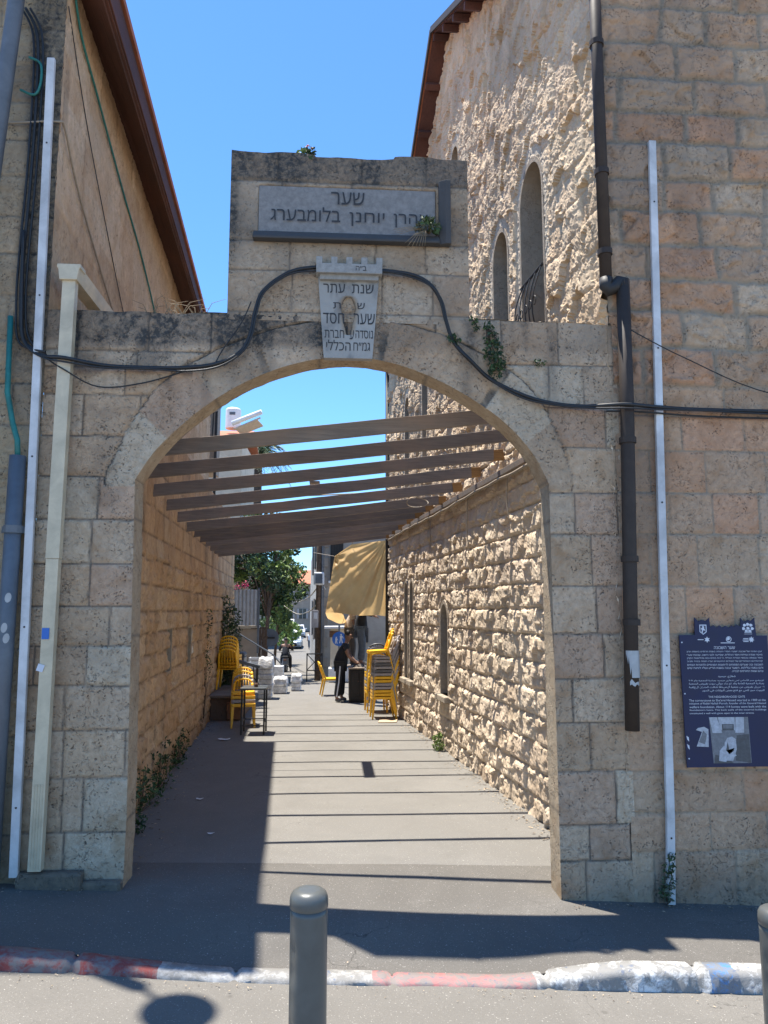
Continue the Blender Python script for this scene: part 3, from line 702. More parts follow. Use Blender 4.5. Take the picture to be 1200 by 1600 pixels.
# windows: centre along the wall, width, sill, top, depth, kind
RWIN = [(1.80, .68, 4.95, 7.28, .34, 'up'), (2.92, .56, 4.95, 7.02, .34, 'up'), (5.10, .46, 7.75, 9.62, .3, 'up'), (7.4, .44, 4.9, 6.9, .3, 'up'), (9.1, .44, 4.7, 6.6, .3, 'up'),
        (6.05, .46, .86, 2.30, .2, 'low'), (8.66, .30, .86, 2.76, .2, 'low'), (9.22, .30, .86, 2.76, .2, 'low')]
def win_outline(cx, w, z0, z1, off=0.0, n=14):
    r = w / 2 + off; k = 1.35; zs = z1 - (w / 2) * k; pts = [(cx - r, z0 - off), (cx + r, z0 - off)]
    for i in range(n + 1):
        th = math.pi * i / n; pts.append((cx + r * math.cos(th), zs + (r * k) * math.sin(th) ** .9))
    return pts
def win_inside(u, v, cx, w, z0, z1, off):
    r = w / 2 + off; k = 1.35; zs = z1 - (w / 2) * k; a = np.clip((u - cx) / r, -1, 1)
    return (np.abs(u - cx) < r) & (v > z0 - off) & (v < zs + r * k * (1 - a * a) ** .45)
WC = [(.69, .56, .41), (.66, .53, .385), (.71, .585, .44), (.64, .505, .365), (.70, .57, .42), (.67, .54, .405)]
rz = list(np.arange(-.35, 4.0, .285)) + list(np.arange(4.1, 12.4, .34))
CRW = Courses(rz, .34, .72, 0, 11.4, 21, WC)
us = np.concatenate([np.arange(0, 4.5, .019), np.arange(4.5, 11.32, .03)]); vs = np.arange(-.25, 11.9, .021)
U, V = np.meshgrid(us, vs, indexing='ij')
H1, T1, J1, b1, e1 = rockface(U, V, CRW, 5, .046, 5.2, .010, .05, 1.0, 1.0, .55, .75, .22, .85)
H2, T2, J2, b2, e2 = rockface(U, V, CRW, 9, .054, 4.2, .008, .06, 1.4, .5, .35, .9, .3, .35)
hi = sstep(4.0, 4.5, V); H = H1 * (1 - hi) + H2 * hi; T = T1 * (1 - hi[..., None] * np.array([.02, .07, .15])); J = J1 * (1 - hi) + J2 * .4 * hi
keep = V < gable(U) + .03
for (cx, w, z0, z1, d, k) in RWIN:
    band = win_inside(U, V, cx, w, z0, z1, .15 if k == 'up' else .10)
    H = np.where(band, .012 + (fbm(U * 40, V * 40, 3, 2) - .5) * .02, H); J = np.where(band, 0, J); T = np.where(band[..., None], np.array([.64, .54, .41]), T)
    keep &= ~win_inside(U, V, cx, w, z0, z1, .02)
foot = 1 - sstep(-.05, .10, V); H = H - foot * .0
P = np.zeros(U.shape + (3,)); P[..., 0] = xr(0) + RD.x * U; P[..., 1] = RD.y * U; P[..., 2] = V
D = sstep(.55, .72, fbm(U * 2, V * .5, 44, 4)) * .22 + (1 - sstep(0, .3, V)) * .3 * fbm(U * 5, V * 5, 3, 3)
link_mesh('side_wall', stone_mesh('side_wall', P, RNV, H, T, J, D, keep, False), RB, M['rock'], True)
# front wall
FC = [(.57, .395, .265), (.53, .37, .25), (.58, .43, .30), (.59, .37, .235), (.54, .395, .28), (.60, .455, .32), (.57, .35, .225)]
CRF = Courses([-.6, .275, .571, .896, 1.277, 1.65, 2.0, 2.405, 2.838, 3.196, 3.559, 3.871, 4.129, 4.47, 4.80, 5.1, 5.42, 5.75, 6.05, 6.4, 6.7, 7.05, 7.4, 7.75, 8.1, 8.5, 9.2], .38, .74, 2.4, 6, 33, FC)
vf = np.linspace(-.35, 8.75, 620); uf = np.linspace(0, 1, 200)
Ut, V = np.meshgrid(uf, vf, indexing='ij'); x0 = np.where(V < 4.68, 2.395, 2.375); U = x0 + Ut * (5.2 - x0)
H1, T1, J1, b1, e1 = ashlar(U, V, CRF, 13, .010, .012, .008, .010)
H2, T2, J2, b2, e2 = rockface(U, V, CRF, 14, .030, 5.5, .032, .06, 1.6)
hi = sstep(4.05, 4.2, V); H = H1 * (1 - hi) + H2 * hi; J = J1 * (1 - hi) + J2 * 1.5 * hi
D = sstep(.52, .7, fbm(U * 2.6, V * .6, 45, 4)) * .3 + (1 - sstep(-.1, .25, V)) * .35 + J * .12
P = np.stack([U, np.zeros_like(U), V], -1)
link_mesh('front_wall', stone_mesh('front_wall', P, (0, -1, 0), H, T1, J, D), RB, M['front'], True)
m = MB(); m.box((2.50, .13, 4.2), (.22, .22, 9.0)); o = m.build('corner_core', M['rock'], RB, True); flat_attrs(o.data, (.5, .41, .3), .1)
# far end wall and back so that the house is a closed volume
m = MB(); xe = xr(11.2)
m.add([RW(11.26, -.3, -.02), RW(11.26, 8.4, -.02), (6.5, 11.6, 8.4), (6.5, 11.6, -.3)], [(0, 1, 2, 3)])
m.add([(5.2, 0, -.35), (5.2, 0, 8.75), (5.2, 11, 8.75), (5.2, 11, -.35)], [(0, 1, 2, 3)])
o = m.build('end_wall', M['rock'], RB, True); flat_attrs(o.data, (.46, .38, .29), .1)
# windows in the side wall
for (cx, w, z0, z1, d, kind) in RWIN:
    inn = win_outline(cx, w, z0, z1); out = win_outline(cx, w, z0, z1, .045); n = len(inn); pr = .020 if kind == 'up' else .034
    m = MB()
    m.add([RW(*p, pr) for p in inn] + [RW(*p, pr) for p in out] + [RW(*p, -d) for p in inn] + [RW(*p, -.06) for p in out],
          [(i, (i + 1) % n, n + (i + 1) % n, n + i) for i in range(n)] + [(i, (i + 1) % n, 2 * n + (i + 1) % n, 2 * n + i) for i in range(n)] + [(n + i, n + (i + 1) % n, 3 * n + (i + 1) % n, 3 * n + i) for i in range(n)])
    win = m.build('window', M['dress'], RB, True); flat_attrs(win.data, (.43, .36, .28), .15)
    m = MB(); m.add([RW(*p, -d + .004) for p in inn], [tuple(range(n))])
    if kind == 'up':
        o = m.build('shutter', M['plaster'], win, True)
        m = MB(); zr = z0 + (.98 if cx < 2 else .80); hh = .03
        m.tube([RW(cx - w / 2, zr, .03), RW(cx + w / 2, zr, .03)], .016, 6)
        for k in range(5):
            a = cx - w / 2 + w * (k + .5) / 5
            pts = [RW(a + .035 * math.sin(q * 5.2 + k), z0 + .02 + (zr - z0 - .02) * q, .03 + .10 * math.sin(math.pi * min(1, (1 - q) * 1.15)) ) for q in np.linspace(0, 1, 12)]
            m.tube(pts, .008, 5)
            for q in (.3, .62):
                c = RW(a + .045, z0 + (zr - z0) * q, .09)
                m.tube([c + RD * (.04 * math.cos(t)) + Vector((0, 0, .05 * math.sin(t))) for t in np.linspace(0, 5.2, 9)], .006, 5)
        if cx < 4: m.build('railing', M['black_metal'], win, True)
    else:
        m.build('pane', M['dark_room'], win, True)
        m = MB(); m.box(RW(cx, z0 - .05, .02), (.20, w + .22, .10), rz=math.atan(.1)); o = m.build('sill', M['dress'], win, True, bevel=.015); flat_attrs(o.data, (.47, .40, .31), .1)
# gable roof
PL = [(-.25, 8.70), (5.3, 11.80), (7.2, 10.32), (11.7, 8.28)]; OV = .28
def roofpt(y, z, x): return (xr(y) - OV + x, y, z)
m = MB()
for k in range(3):
    (ya, za), (yb, zb) = PL[k], PL[k + 1]
    m.add([roofpt(ya, za + .06, -.03), roofpt(yb, zb + .06, -.03), (7, yb, zb + .06), (7, ya, za + .06), roofpt(ya, za + .17, -.03), roofpt(yb, zb + .17, -.03), (7, yb, zb + .17), (7, ya, za + .17)],
          [(0, 1, 2, 3), (4, 7, 6, 5), (0, 4, 5, 1), (3, 2, 6, 7), (0, 3, 7, 4), (1, 5, 6, 2)])
roof = m.build('roof', M['redtile'], RB, True)
m = MB()
for k in range(3):
    (ya, za), (yb, zb) = PL[k], PL[k + 1]
    m.add([roofpt(ya, za + .035, 0), roofpt(yb, zb + .035, 0), (xr(yb) + .06, yb, zb + .035), (xr(ya) + .06, ya, za + .035)], [(0, 1, 2, 3)])
m.build('soffit', M['woodred'], roof, True, solid=.02)
m = MB()
for k in range(3):
    (ya, za), (yb, zb) = PL[k], PL[k + 1]; m.beam(roofpt(ya, za + .09, -.045), roofpt(yb, zb + .09, -.045), .03, .10)
m.build('fascia', M['brown_pipe'], roof, True)
for q in np.arange(.3, 11.5, .62):
    z = float(gable(q)); m = MB(); m.box(((xr(q) - OV / 2 - .0), q, z - .03), (OV + .02, .10, .10), rx=math.atan(.56 if q < 5.3 else -.73)); m.build('rafter_tail', M['woodred'], roof, True)
m = MB(); m.tube([RW(11.30, .0, .05), RW(11.30, 8.3, .05)], .05, 10); m.build('downpipe', M['black_metal'], RB, True, smooth=True)

# ------------------------------------------------------------------ left building
LB = thing('stone_house', 'tan stone house with wide red-brown eave at the left side of the gate', 'house', (-2.4, 0, 0))
LN = math.hypot(1, .055); LD = Vector((-.055, 1, 0)) / LN; LNV = Vector((1, .055, 0)) / LN
def LW(u, v, h): return Vector((-2.40, 0, 0)) + LD * u + Vector((0, 0, v)) + LNV * h
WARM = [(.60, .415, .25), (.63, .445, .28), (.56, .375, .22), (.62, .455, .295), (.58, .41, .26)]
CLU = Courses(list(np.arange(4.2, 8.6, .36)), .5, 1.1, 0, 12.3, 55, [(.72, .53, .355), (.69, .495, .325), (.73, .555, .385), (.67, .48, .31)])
U, V = np.meshgrid(np.arange(0, 12.2, .03), np.arange(4.4, 8.26, .03), indexing='ij')
H, T, J, b, e = ashlar(U, V, CLU, 25, .008, .010, .016, .008)
D = sstep(.55, .72, fbm(U * 3, V * .6, 91, 4)) * .4 * (1 - sstep(0, 1.0, U)) + .1 * sstep(.55, .7, fbm(U * 2, V * .7, 92, 3))
P = np.zeros(U.shape + (3,)); P[..., 0] = -2.40 + LD.x * U; P[..., 1] = LD.y * U; P[..., 2] = V
keep = V < np.where(U < 8.05, 8.26, 6.9 + .0 * U)
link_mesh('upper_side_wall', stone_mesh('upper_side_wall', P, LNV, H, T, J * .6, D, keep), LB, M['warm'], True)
L2N = math.hypot(1, .052); L2D = Vector((-.052, 1, 0)) / L2N; L2V = Vector((1, .052, 0)) / L2N
def LL(u, v, h): return Vector((-2.02, 0, 0)) + L2D * u + Vector((0, 0, v)) + L2V * h
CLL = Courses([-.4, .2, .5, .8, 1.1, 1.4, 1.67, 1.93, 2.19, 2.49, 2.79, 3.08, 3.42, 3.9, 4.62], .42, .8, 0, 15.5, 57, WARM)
SL = [(4.36, .36, 1.38, 1.94), (6.36, .36, 1.36, 1.92)]
U, V = np.meshgrid(np.arange(.282, 15.32, .028), np.arange(-.25, 4.61, .028), indexing='ij')
H, T, J, b, e = rockface(U, V, CLL, 35, .040, 6.5, .014, .04, 1.6)
Hs, _, Js, _, _ = ashlar(U, V, CLL, 36, .008, .01, .008)
up = sstep(2.75, 3.0, V); H = H * (1 - up * .75) + Hs * up * .5
keep = np.ones(U.shape, bool)
for cx, w, z0, z1 in SL: keep &= ~((np.abs(U - cx) < w / 2 + .02) & (V > z0 - .02) & (V < z1 + .02))
P = np.zeros(U.shape + (3,)); P[..., 0] = -2.02 + L2D.x * U; P[..., 1] = L2D.y * U; P[..., 2] = V
D = sstep(.55, .75, fbm(U * 2.2, V * .9, 95, 4)) * .35 + J * .5 + (1 - sstep(.0, .35, V)) * .5 * fbm(U * 4, V * 4, 3, 3)
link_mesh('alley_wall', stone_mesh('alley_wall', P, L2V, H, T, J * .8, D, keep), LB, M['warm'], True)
for cx, w, z0, z1 in SL:
    q = [(cx - w/2, z0), (cx + w/2, z0), (cx + w/2, z1), (cx - w/2, z1)]; qo = [(cx - w/2 - .05, z0 - .05), (cx + w/2 + .05, z0 - .05), (cx + w/2 + .05, z1 + .05), (cx - w/2 - .05, z1 + .05)]
    m = MB(); m.add([LL(*p, .022) for p in q] + [LL(*p, .022) for p in qo] + [LL(*p, -.2) for p in q] + [LL(*p, -.05) for p in qo], [(i, (i+1) % 4, 4 + (i+1) % 4, 4 + i) for i in range(4)] + [(i, (i+1) % 4, 8 + (i+1) % 4, 8 + i) for i in range(4)] + [(4+i, 4+(i+1) % 4, 12+(i+1) % 4, 12+i) for i in range(4)])
    win = m.build('window', M['dress'], LB, True); flat_attrs(win.data, (.46, .38, .28), .1)
    m = MB(); m.add([LL(*p, -.19) for p in q], [(0, 1, 2, 3)]); m.build('pane', M['dark_room'], win, True)
m = MB(); m.add([LL(.28, 4.60, 0), LL(15.3, 4.60, 0), (-3.4, 15.2, 4.72), (-2.44, .28, 4.72)], [(0, 1, 2, 3)]); m.add([LL(15.3, -.3, .0), LL(15.3, 4.6, 0), (-6, 15.3, 4.6), (-6, 15.3, -.3)], [(0, 1, 2, 3)])
m.add([LW(12.15, 4.3, 0), LW(12.15, 6.9, 0), (-6, 12.2, 6.9), (-6, 12.2, 4.3)], [(0, 1, 2, 3)]); m.add([LW(8.05, 6.9, 0), LW(12.15, 6.9, 0), (-6, 12.2, 6.9), (-6, 8.05, 6.9)], [(0, 1, 2, 3)]); m.add([LW(8.05, 6.9, 0), LW(8.05, 8.2, 0), (-6, 8.05, 8.2), (-6, 8.05, 6.9)], [(0, 1, 2, 3)])
o = m.build('ledge', M['warm'], LB, True); flat_attrs(o.data, (.46, .33, .21), .3)
# front wall
CLF = Courses([-.6, .14, .5, .86, 1.22, 1.56, 1.9, 2.25, 2.6, 2.97, 3.33, 3.7, 4.05, 4.42, 4.8, 5.17, 5.5, 5.86, 6.2, 6.55, 6.9, 7.25, 7.6, 8.0, 8.6], .4, .75, -5.2, -2.4, 63, [(.48, .39, .265), (.51, .42, .295), (.45, .36, .25), (.50, .39, .265)])
U, V = np.meshgrid(np.linspace(-5.2, -2.398, 180), np.linspace(-.3, 8.28, 520), indexing='ij')
H, T, J, b, e = ashlar(U, V, CLF, 65, .010, .012, .010, .010)
D = sstep(-2.72, -2.6, U + .12 * (fbm(V * 2, U * 2, 5, 3) - .5)) * sstep(3.4, 4.6, V) * .75 + sstep(.5, .7, fbm(U * 3, V * .6, 66, 4)) * .4 + J * .4
link_mesh('front_wall', stone_mesh('front_wall', np.stack([U, np.zeros_like(U) + .002, V], -1), (0, -1, 0), H, T, J, D), LB, M['front'], True)
# eave: soffit, fascia and roof slope
m = MB(); m.add([LW(-.02, 7.93, -.02), LW(8.1, 7.66, -.02), LW(8.0, 7.50, .29), LW(-.02, 7.64, .29)], [(0, 1, 2, 3)])
roof_l = MB().add([LW(-.03, 8.14, .35), LW(8.05, 7.83, .35), (-5.4, 8.15, 9.2), (-5.4, -.03, 9.5), LW(-.03, 8.06, .35), LW(8.05, 7.75, .35), (-5.4, 8.15, 9.1), (-5.4, -.03, 9.4)], [(0, 1, 2, 3), (7, 6, 5, 4), (0, 4, 5, 1), (1, 5, 6, 2), (2, 6, 7, 3), (3, 7, 4, 0)]).build('roof', M['redtile'], LB, True)
m.build('soffit', M['woodred'], roof_l, True, solid=.02)
m = MB(); m.beam(LW(-.02, 7.86, .305), LW(8.0, 7.62, .305), .03, .40, h2=.26); m.beam(LW(-.02, 7.72, .33), LW(8.0, 7.55, .33), .02, .08); m.build('fascia', M['woodred'], roof_l, True, bevel=.006)
m = MB(); m.add([(-5.2, .0, 8.26), (-2.4, 0, 8.26), LW(8.05, 8.2, 0), (-5.2, 8.05, 8.2)], [(0, 1, 2, 3)]); o = m.build('attic_floor', M['warm'], LB, True); flat_attrs(o.data, (.4, .3, .2))

# ------------------------------------------------------------------ pipes, conduits, cables on the fronts
def single(mb, name, mat, label, cat, loc=None, group=None, **kw):
    o = mb.build(name, mat, None, **kw); me = o.data
    if loc is None:
        c = np.array([v.co for v in me.vertices]); loc = ((c[:, 0].min() + c[:, 0].max()) / 2, (c[:, 1].min() + c[:, 1].max()) / 2, c[:, 2].min())
    me.transform(Matrix.Translation(-Vector(loc))); o.location = loc
    return setp(o, label, cat, group)
def collars(parent, pts, r, mat=None, h=.05):
    for p in pts:
        m = MB(); m.lathe([(r * .98, -h / 2), (r * 1.22, -h / 2), (r * 1.22, h / 2), (r * .98, h / 2)], p, 16)
        m.box((p[0], p[1] + .05, p[2]), (.02, .09, .03)); m.build('bracket', mat or M['brown_pipe'], parent, True)
dp = thing('drainpipe', 'black cast drainpipe with a sideways jog coming down the right house corner', 'drainpipe', (2.42, -.09, 1.25))
m = MB(); m.tube([(2.335, -.085, 9.0), (2.335, -.085, 5.02)], .052, 16); m.build('upper_pipe', M['brown_pipe'], dp, True, smooth=True)
m = MB(); m.tube([(2.335, -.085, 5.06), (2.335, -.088, 4.985), (2.35, -.09, 4.955), (2.40, -.095, 4.975), (2.455, -.10, 5.03), (2.475, -.10, 5.03), (2.478, -.10, 4.98)], .058, 16); m.build('elbow', M['black_metal'], dp, True, smooth=True)
m = MB(); m.tube([(2.478, -.10, 5.04), (2.47, -.10, 3.9), (2.43, -.10, 2.4), (2.40, -.10, 1.24)], .058, 18); low = m.build('lower_pipe', M['brown_pipe'], dp, True, smooth=True)
collars(dp, [(2.335, -.085, 6.05), (2.335, -.085, 5.3), (2.335, -.085, 7.3)], .052); collars(dp, [(2.462, -.10, 3.62), (2.437, -.10, 2.62), (2.43, -.10, 2.10)], .058)
m = MB()
m.grid(lambda a, b: (2.418 + .0605 * math.sin((a - .5) * 2.3), -.10 - .0605 * math.cos((a - .5) * 2.3), 1.66 + b * .215), 8, 6); o = m.build('notice', M['tank'], low, True)
m = MB(); m.grid(lambda a, b: (2.418 + .0618 * math.sin((a - .42) * 1.3), -.10 - .0618 * math.cos((a - .42) * 1.3), 1.70 + b * .03), 4, 2); m.build('printed_block', M['ink'], o, True)
m = MB(); m.grid(lambda a, b: (2.418 + .0618 * math.sin((a - .5) * .7), -.10 - .0618 * math.cos((a - .5) * .7), 1.77 + b * .05), 4, 2); m.build('printed_block', M['ink'], o, True)
m = MB(); m.grid(lambda a, b: (2.408 + .0605 * math.sin((a - .3) * 1.8), -.10 - .0605 * math.cos((a - .3) * 1.8), 1.60 + b * (.03 + .012 * math.sin(a * 9)) + .010 * math.sin(a * 14)), 8, 3); m.build('torn_notice', M['tank'], low, True)

def conduit(name, label, pts, w, d, mat, y, clips=True):
    t = thing(name, label, 'conduit', (pts[-1][0], y, pts[-1][1]))
    m = MB()
    for (xa, za), (xb, zb) in zip(pts[:-1], pts[1:]): m.beam((xa, y, za), (xb, y, zb - .004), w, d, up=(0, 1, 0))
    m.build('trunking', mat, t, True, bevel=.006)
    m = MB()
    X = [p[0] for p in pts][::-1]; Zs = [p[1] for p in pts][::-1]
    for z in np.arange(Zs[0] + .5, Zs[-1], 1.35): m = MB(); m.tube([(np.interp(z, Zs, X), y - d / 2 - .003, z), (np.interp(z, Zs, X), y - d / 2 + .004, z)], .008, 8); m.build('screw', M['black_metal'], t, True)
    return t
conduit('cable_conduit', 'long straight white cable conduit on the wall right of the black drainpipe', [(2.822, 6.39), (2.735, 2.48), (2.70, .55), (2.672, -.10)], .066, .04, M['white_pvc'], -.05)
conduit('cable_conduit', 'long white cable conduit beside the cream square gutter pipe', [(-2.470, 6.91), (-2.375, .22)], .066, .04, M['white_pvc'], -.075)
gt = thing('gutter_pipe', 'cream square rain gutter pipe with faded stickers at the left of the gate', 'gutter pipe', (-2.2, -.1, .26))
m = MB(); m.beam((-2.196, -.10, 4.90), (-2.205, -.10, 2.6), .105, .075, up=(0, 1, 0)); m.beam((-2.205, -.10, 2.598), (-2.21, -.10, .27), .098, .07, up=(0, 1, 0))
for k in (-.03, -.01, .01, .03): m.beam((-2.209 + k, -.1375, .9), (-2.21 + k, -.1375, .28), .006, .006, up=(0, 1, 0))
gp = m.build('square_pipe', M['cream_pvc'], gt, True, bevel=.008)
m = MB(); m.prism([(-.07, 0), (.07, 0), (.085, .10), (.095, .10), (.095, .135), (-.095, .135), (-.095, .10), (-.085, .10)], (-2.196, -.16, 4.885), (1, 0, 0), (0, 0, 1), (0, 1, 0), .13); m.build('outlet_box', M['cream_pvc'], gt, True, bevel=.006)
m = MB(); prof = [(-.065, .0), (.045, .0), (.062, .05), (.075, .11), (.062, .11), (.045, .015), (-.05, .015), (-.05, .11), (-.065, .11)]
m.prism(prof, (-2.20, -.03, 4.92), (1, 0, 0), (0, 0, 1), Vector((-.04, 1, .05)).normalized(), 3.2); m.build('gutter', M['cream_pvc'], gt, True)
m = MB(); m.box((-2.222, -.139, 2.02), (.055, .003, .085)); o = m.build('sticker', M['blue_sign'], gp, True); o['label'] = 'faded blue and white sticker'
m = MB(); m.box((-2.225, -.1412, 2.035), (.04, .002, .02)); m.box((-2.215, -.1412, 2.0), (.03, .002, .022)); m.build('printed_block', M['print'], o, True)
m = MB(); m.box((-2.245, -.14, 1.76), (.05, .003, .055), ry=.3); m.build('sticker', M['print'], gp, True)
gc = thing('cable_riser', 'thick grey riser pipe with round stickers at the left edge of the picture', 'pipe', (-2.53, -.10, .15))
m = MB(); m.tube([(-2.535, -.10, .18), (-2.53, -.10, 3.42)], .062, 16); g0 = m.build('riser_pipe', M['grey_steel'], gc, True, smooth=True)
m = MB(); m.box((-2.53, -.06, 2.83), (.19, .05, .05)); m.lathe([(.066, -.03), (.073, -.03), (.073, .03), (.066, .03)], (-2.53, -.10, 2.83), 16); m.build('bracket', M['grey_steel'], gc, True)
for zc, aa in ((2.29, .35), (1.98, .42), (2.06, .1)):
    m = MB(); m.grid(lambda a, b: (-2.533 + .0635 * math.sin(aa + (a - .5) * .75), -.10 - .0635 * math.cos(aa + (a - .5) * .75), zc + (b - .5) * .075 * math.sqrt(max(.05, 1 - (2 * a - 1) ** 2)) + .01 * a), 8, 4); m.build('sticker', M['tank'], g0, True)
m = MB(); m.tube([(-2.53, -.10, 3.40), (-2.545, -.09, 3.55), (-2.60, -.07, 3.70), (-2.66, -.06, 3.95), (-2.68, -.05, 4.6)], .022, 10); m.build('hose', M['teal'], gc, True, smooth=True)
# street lamp on a leaning pole: its lamp hangs above the picture and throws the round shadow on the road
sl = thing('street_lamp', 'leaning grey steel lamp pole in front of the left house, its lamp above the picture', 'street lamp', (-3.18, -.20, .15))
m = MB(); m.tube([(-3.18, -.20, .12), (-2.735, -.20, 7.45), (-2.70, -.20, 7.95)], .066, 18); m.build('pole', M['grey_steel'], sl, True, smooth=True)
m = MB(); m.tube([(-2.70, -.20, 7.9), (-2.69, -.21, 8.2), (-2.60, -.32, 8.36), (-2.46, -.44, 8.36), (-2.40, -.47, 8.2)], .022, 10); m.build('arm', M['grey_steel'], sl, True, smooth=True)
m = MB(); m.lathe([(.02, .32), (.03, .2), (.04, .14), (.11, .10), (.19, .03), (.215, -.06), (.20, -.10)], (-2.39, -.47, 7.9), 26); m.build('lamp_shade', M['grey_steel'], sl, True, smooth=True)
# cables
def cable(name, label, pts, r, mat=None, n=8, sub=6, cat='cable', jit=.0):
    P = [Vector(p) for p in pts]; Q = []
    for i in range(len(P) - 1):
        p0, p1, p2, p3 = P[max(i-1, 0)], P[i], P[i+1], P[min(i+2, len(P)-1)]
        for k in range(sub):
            t = k / sub; Q.append(.5 * ((2*p1) + (p2-p0)*t + (2*p0-5*p1+4*p2-p3)*t*t + (-p0+3*p1-3*p2+p3)*t**3))
    Q.append(P[-1]); m = MB(); m.tube(Q, r, n)
    return single(m, name, mat or M['cable'], label, cat, smooth=True)
CB = [(-2.62, -.05, 5.35), (-2.60, -.05, 4.75), (-2.56, -.06, 4.40), (-2.40, -.09, 4.26), (-2.195, -.16, 4.22), (-1.9, -.06, 4.195), (-1.55, -.045, 4.188), (-1.25, -.045, 4.195), (-.992, -.045, 4.235), (-.80, -.045, 4.34), (-.72, -.045, 4.50), (-.685, -.045, 4.70), (-.62, -.045, 4.88), (-.418, -.045, 5.045), (-.2, -.05, 5.10), (.1, -.045, 5.11), (.406, -.05, 5.09), (.65, -.045, 5.06), (.80, -.045, 4.98), (.89, -.045, 4.84), (.935, -.045, 4.66), (1.0, -.045, 4.47), (1.15, -.045, 4.30), (1.31, -.045, 4.15), (1.55, -.045, 4.03), (1.80, -.045, 3.955), (2.1, -.05, 3.925), (2.42, -.17, 3.915), (2.7, -.095, 3.92), (3.1, -.05, 3.915), (3.9, -.05, 3.91), (5.0, -.05, 3.93)]
cable('power_cable', 'thick black power cable draped over the arch and behind the crenellated cap', CB, .017)
cable('power_cable', 'thin black cable tied along the thick one over the arch', [(x + .012, y - .022, z - .028 - .012 * math.sin(i * 1.9)) for i, (x, y, z) in enumerate(CB)], .008)
cable('power_cable', 'thin slack cable sagging below the thick one at the upper left of the arch', [(-2.36, -.04, 4.24), (-2.2, -.15, 4.13), (-1.95, -.04, 4.02), (-1.6, -.03, 4.06), (-1.25, -.03, 4.17)], .006)
cable('power_cable', 'thin loop of wire leaving the cable bend left of the marble plaque', [(-.72, -.05, 4.78), (-.80, -.03, 4.60), (-.95, -.03, 4.36), (-1.0, -.04, 4.25)], .005)
for k, (x, lab) in enumerate(((-2.585, 'black cable running down the left house front, nearest the white conduit'), (-2.625, 'black cable running down the left house front, middle one of three'), (-2.66, 'black cable running down the left house front, nearest the lamp pole'))):
    cable('power_cable', lab, [(x - .1, -.05, 7.4), (x + .01, -.04, 7.15), (x + .035, -.035, 6.6), (x + .03, -.035, 5.8), (x + .01, -.035, 5.1), (x + .015, -.04, 4.7), (x + .06, -.045, 4.42 - .02 * k), (-2.36, -.085 - .014 * k, 4.24 + .02 * k)], .010 + .003 * (k == 1))
cable('power_cable', 'teal cable hanging down the left house side wall under the eave', [LW(-.0, 7.95, .02), LW(.35, 7.55, .02), LW(1.04, 7.36, .02), LW(2.27, 7.06, .018), LW(3.4, 6.82, .02), LW(4.6, 6.4, .02), LW(5.2, 5.9, .02)], .012, M['teal'])
cable('power_cable', 'beige cable wrapping round the corner of the left house', [(-3.4, -.03, 6.32), (-2.8, -.03, 6.33), (-2.42, -.03, 6.36), LW(.06, 6.35, .03), LW(.5, 6.1, .02), LW(1.5, 5.7, .02), LW(3.0, 5.2, .02)], .009, M['beige_cable'])
cable('power_cable', 'thin dark wire slanting down the left house side wall', [LW(.02, 7.5, .012), LW(.7, 6.9, .012), LW(1.6, 6.3, .012), LW(2.6, 5.7, .012), LW(3.6, 5.2, .012)], .005)
cable('power_cable', 'thin wire slanting across the right house front below the cut stone', [(2.45, -.13, 4.62), (3.0, -.09, 4.36), (3.8, -.08, 4.05), (5.0, -.06, 3.95)], .005)
cable('power_cable', 'second thin black cable running right of the drainpipe under the thick one', [(2.3, -.07, 3.88), (2.6, -.10, 3.87), (3.2, -.03, 3.86), (4.2, -.03, 3.85), (5.0, -.03, 3.86)], .008)
# teal cable tie loop at the top left
cable('power_cable', 'short teal cable loop at the top of the white conduit', [(-2.72, -.06, 6.62), (-2.60, -.06, 6.58), (-2.55, -.07, 6.68), (-2.56, -.07, 6.86), (-2.66, -.07, 6.92)], .011, M['teal'])

